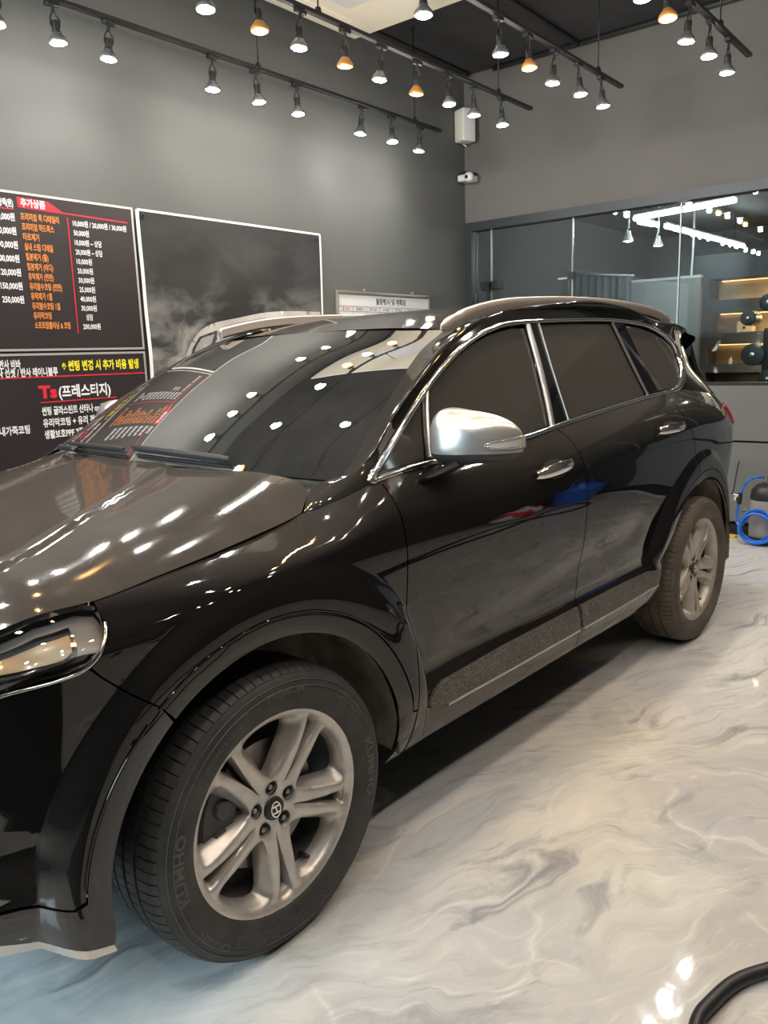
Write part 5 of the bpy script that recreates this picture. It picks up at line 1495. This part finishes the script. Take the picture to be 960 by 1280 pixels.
coil = [(4.965, -.622, .29), (4.96, -.615, .20), (4.95, -.625, .145), (4.93, -.66, .135), (4.90, -.70, .19), (4.90, -.74, .235), (4.90, -.80, .245), (4.90, -.86, .19), (4.90, -.87, .10), (4.90, -.80, .035), (4.90, -.72, .045), (4.895, -.665, .11), (4.89, -.68, .20), (4.885, -.74, .262), (4.885, -.82, .262), (4.88, -.88, .18), (4.88, -.87, .07), (4.88, -.79, .015+.01), (4.88, -.71, .035), (4.875, -.66, .10), (4.875, -.67, .17), (4.87, -.73, .235), (4.87, -.83, .23), (4.87, -.89, .14), (4.87, -.86, .05), (4.87, -.78, .018)]
local(bh, MB().tube(lp([tuple(p) for p in catmull(drop, 6)]), .009, 8), 'drop_hose', M['hose_blue'])
local(bh, MB().tube(lp([tuple(p) for p in catmull(coil, 6)]), .010, 8), 'coiled_hose', M['hose_blue'])
local(bh, MB().tube(lp([(4.965, -.633, .375), (4.965, -.628, .29)]), .017, 10), 'regulator_body', M['black_plastic'])
local(bh, MB().tube(lp([(4.965, -.63, .345), (4.965, -.585, .355)]), [.015, .012], 10).tube(lp([(4.965, -.600, .35), (4.95, -.600, .31)]), .014, 8), 'regulator_fitting', M['brass'])
local(bh, MB().tube(lp([(4.90, -.66, .25), (4.93, -.70, .26)]), .013, 8), 'hose_coupling', M['brass'])
cbl = MB().tube([RM(*p) for p in catmull([(4.955, -.575, .36), (5.0, -.575, .40), (5.1, -.56, .50), (5.19, -.55, .58)], 5)], .005, 6)
tag(cbl.build('cable', M['black_plastic'], None, True), 'thin black cable from the hose regulator up to the grey wall panel', 'cable')
tag(MB().bevbox((-.022, -.035, 0), (.022, .035, .02), .006, 2).build('wheel_chock', M['yellow'], None, True, angle=.7), 'small yellow plastic wedge on the floor by the far baseboard', 'wedge').location = RM(5.08, -.555, 0)
# black hose on the floor, running past the frame's lower right corner
hz = [(.02, -2.16), (.18, -1.93), (.30, -1.845), (.394, -1.814), (.468, -1.819), (.561, -1.84), (.645, -1.885), (.80, -1.99), (1.1, -2.10), (1.6, -2.13), (2.1, -2.22), (2.7, -2.36), (3.3, -2.42), (3.9, -2.52), (4.3, -2.62), (4.6, -2.50), (4.5, -2.32), (4.15, -2.30), (3.9, -2.46), (3.55, -2.62), (2.9, -2.50), (2.3, -2.32), (1.8, -2.22), (1.3, -2.24), (.8, -2.35), (.3, -2.6), (.0, -2.75)]
HP = catmull([(x, y, .0175 if x > 0 else .030) for x, y in hz], 10)
for i in range(len(HP)):
    if i > 130: HP[i][2] += 0
tag(MB().tube([tuple(p) for p in HP], .0165, 10).build('rubber_hose', M['hose_black'], None, True, angle=.9), 'thick black rubber hose curving over the floor at the lower right corner', 'hose')
# things beyond the frame that the doors mirror: a blue tub and a red and white sack
tub = empty('plastic_tub', (4.85, -2.75, 0), 'blue plastic tub mirrored where the two near doors meet', 'tub')
local(tub, MB().lathe([(0, .01), (.17, .01), (.19, .03), (.24, .36), (.25, .37), (.245, .38), (.225, .37), (.18, .04), (0, .03)], 32), 'shell', M['hose_blue'])
local(tub, MB().tube([(.24*math.cos(q), 0, .36+.16*math.sin(q)) for q in np.linspace(0, PI, 14)], .01, 8), 'handle', M['hose_blue'])
sk = empty('plastic_sack', (4.05, -2.85, 0), 'red and white plastic sack mirrored in the front door', 'bag')
bm = bmesh.new(); bmesh.ops.create_icosphere(bm, subdivisions=3, radius=1)
V = [v.co.copy() for v in bm.verts]; bm.verts.index_update(); fs = [[v.index for v in f.verts] for f in bm.faces]; cs = [f.calc_center_median() for f in bm.faces]; bm.free()
V = [Vector((v.x*.26, v.y*.20, .15+v.z*.15+.03*math.sin(v.x*7+v.y*5)*(v.z+.9)*.5)) for v in V]
V = [Vector((v.x, v.y, max(v.z, 0))) for v in V]
for nm, mt, cond in (('white_side', 'white_plastic', lambda c: math.sin(c.x*4+c.z*3) > 0), ('red_side', 'ink_red', lambda c: math.sin(c.x*4+c.z*3) <= 0)):
    local(sk, MB().add(V, [f for f, c in zip(fs, cs) if cond(c)]), nm, M[mt], 3.0)

mt_ = tag(MB().bevbox((-.85, -.85, 0), (.85, .85, .012), .005, 1).build('added_dark_mat', M['base_black'], None, True, angle=.6), 'unseen black mat added on the floor to darken the front bumper reflection', 'mat')
mt_.location = (-1.38, -2.28, 0)  # unseen mat, put here only to darken what the bumper mirrors
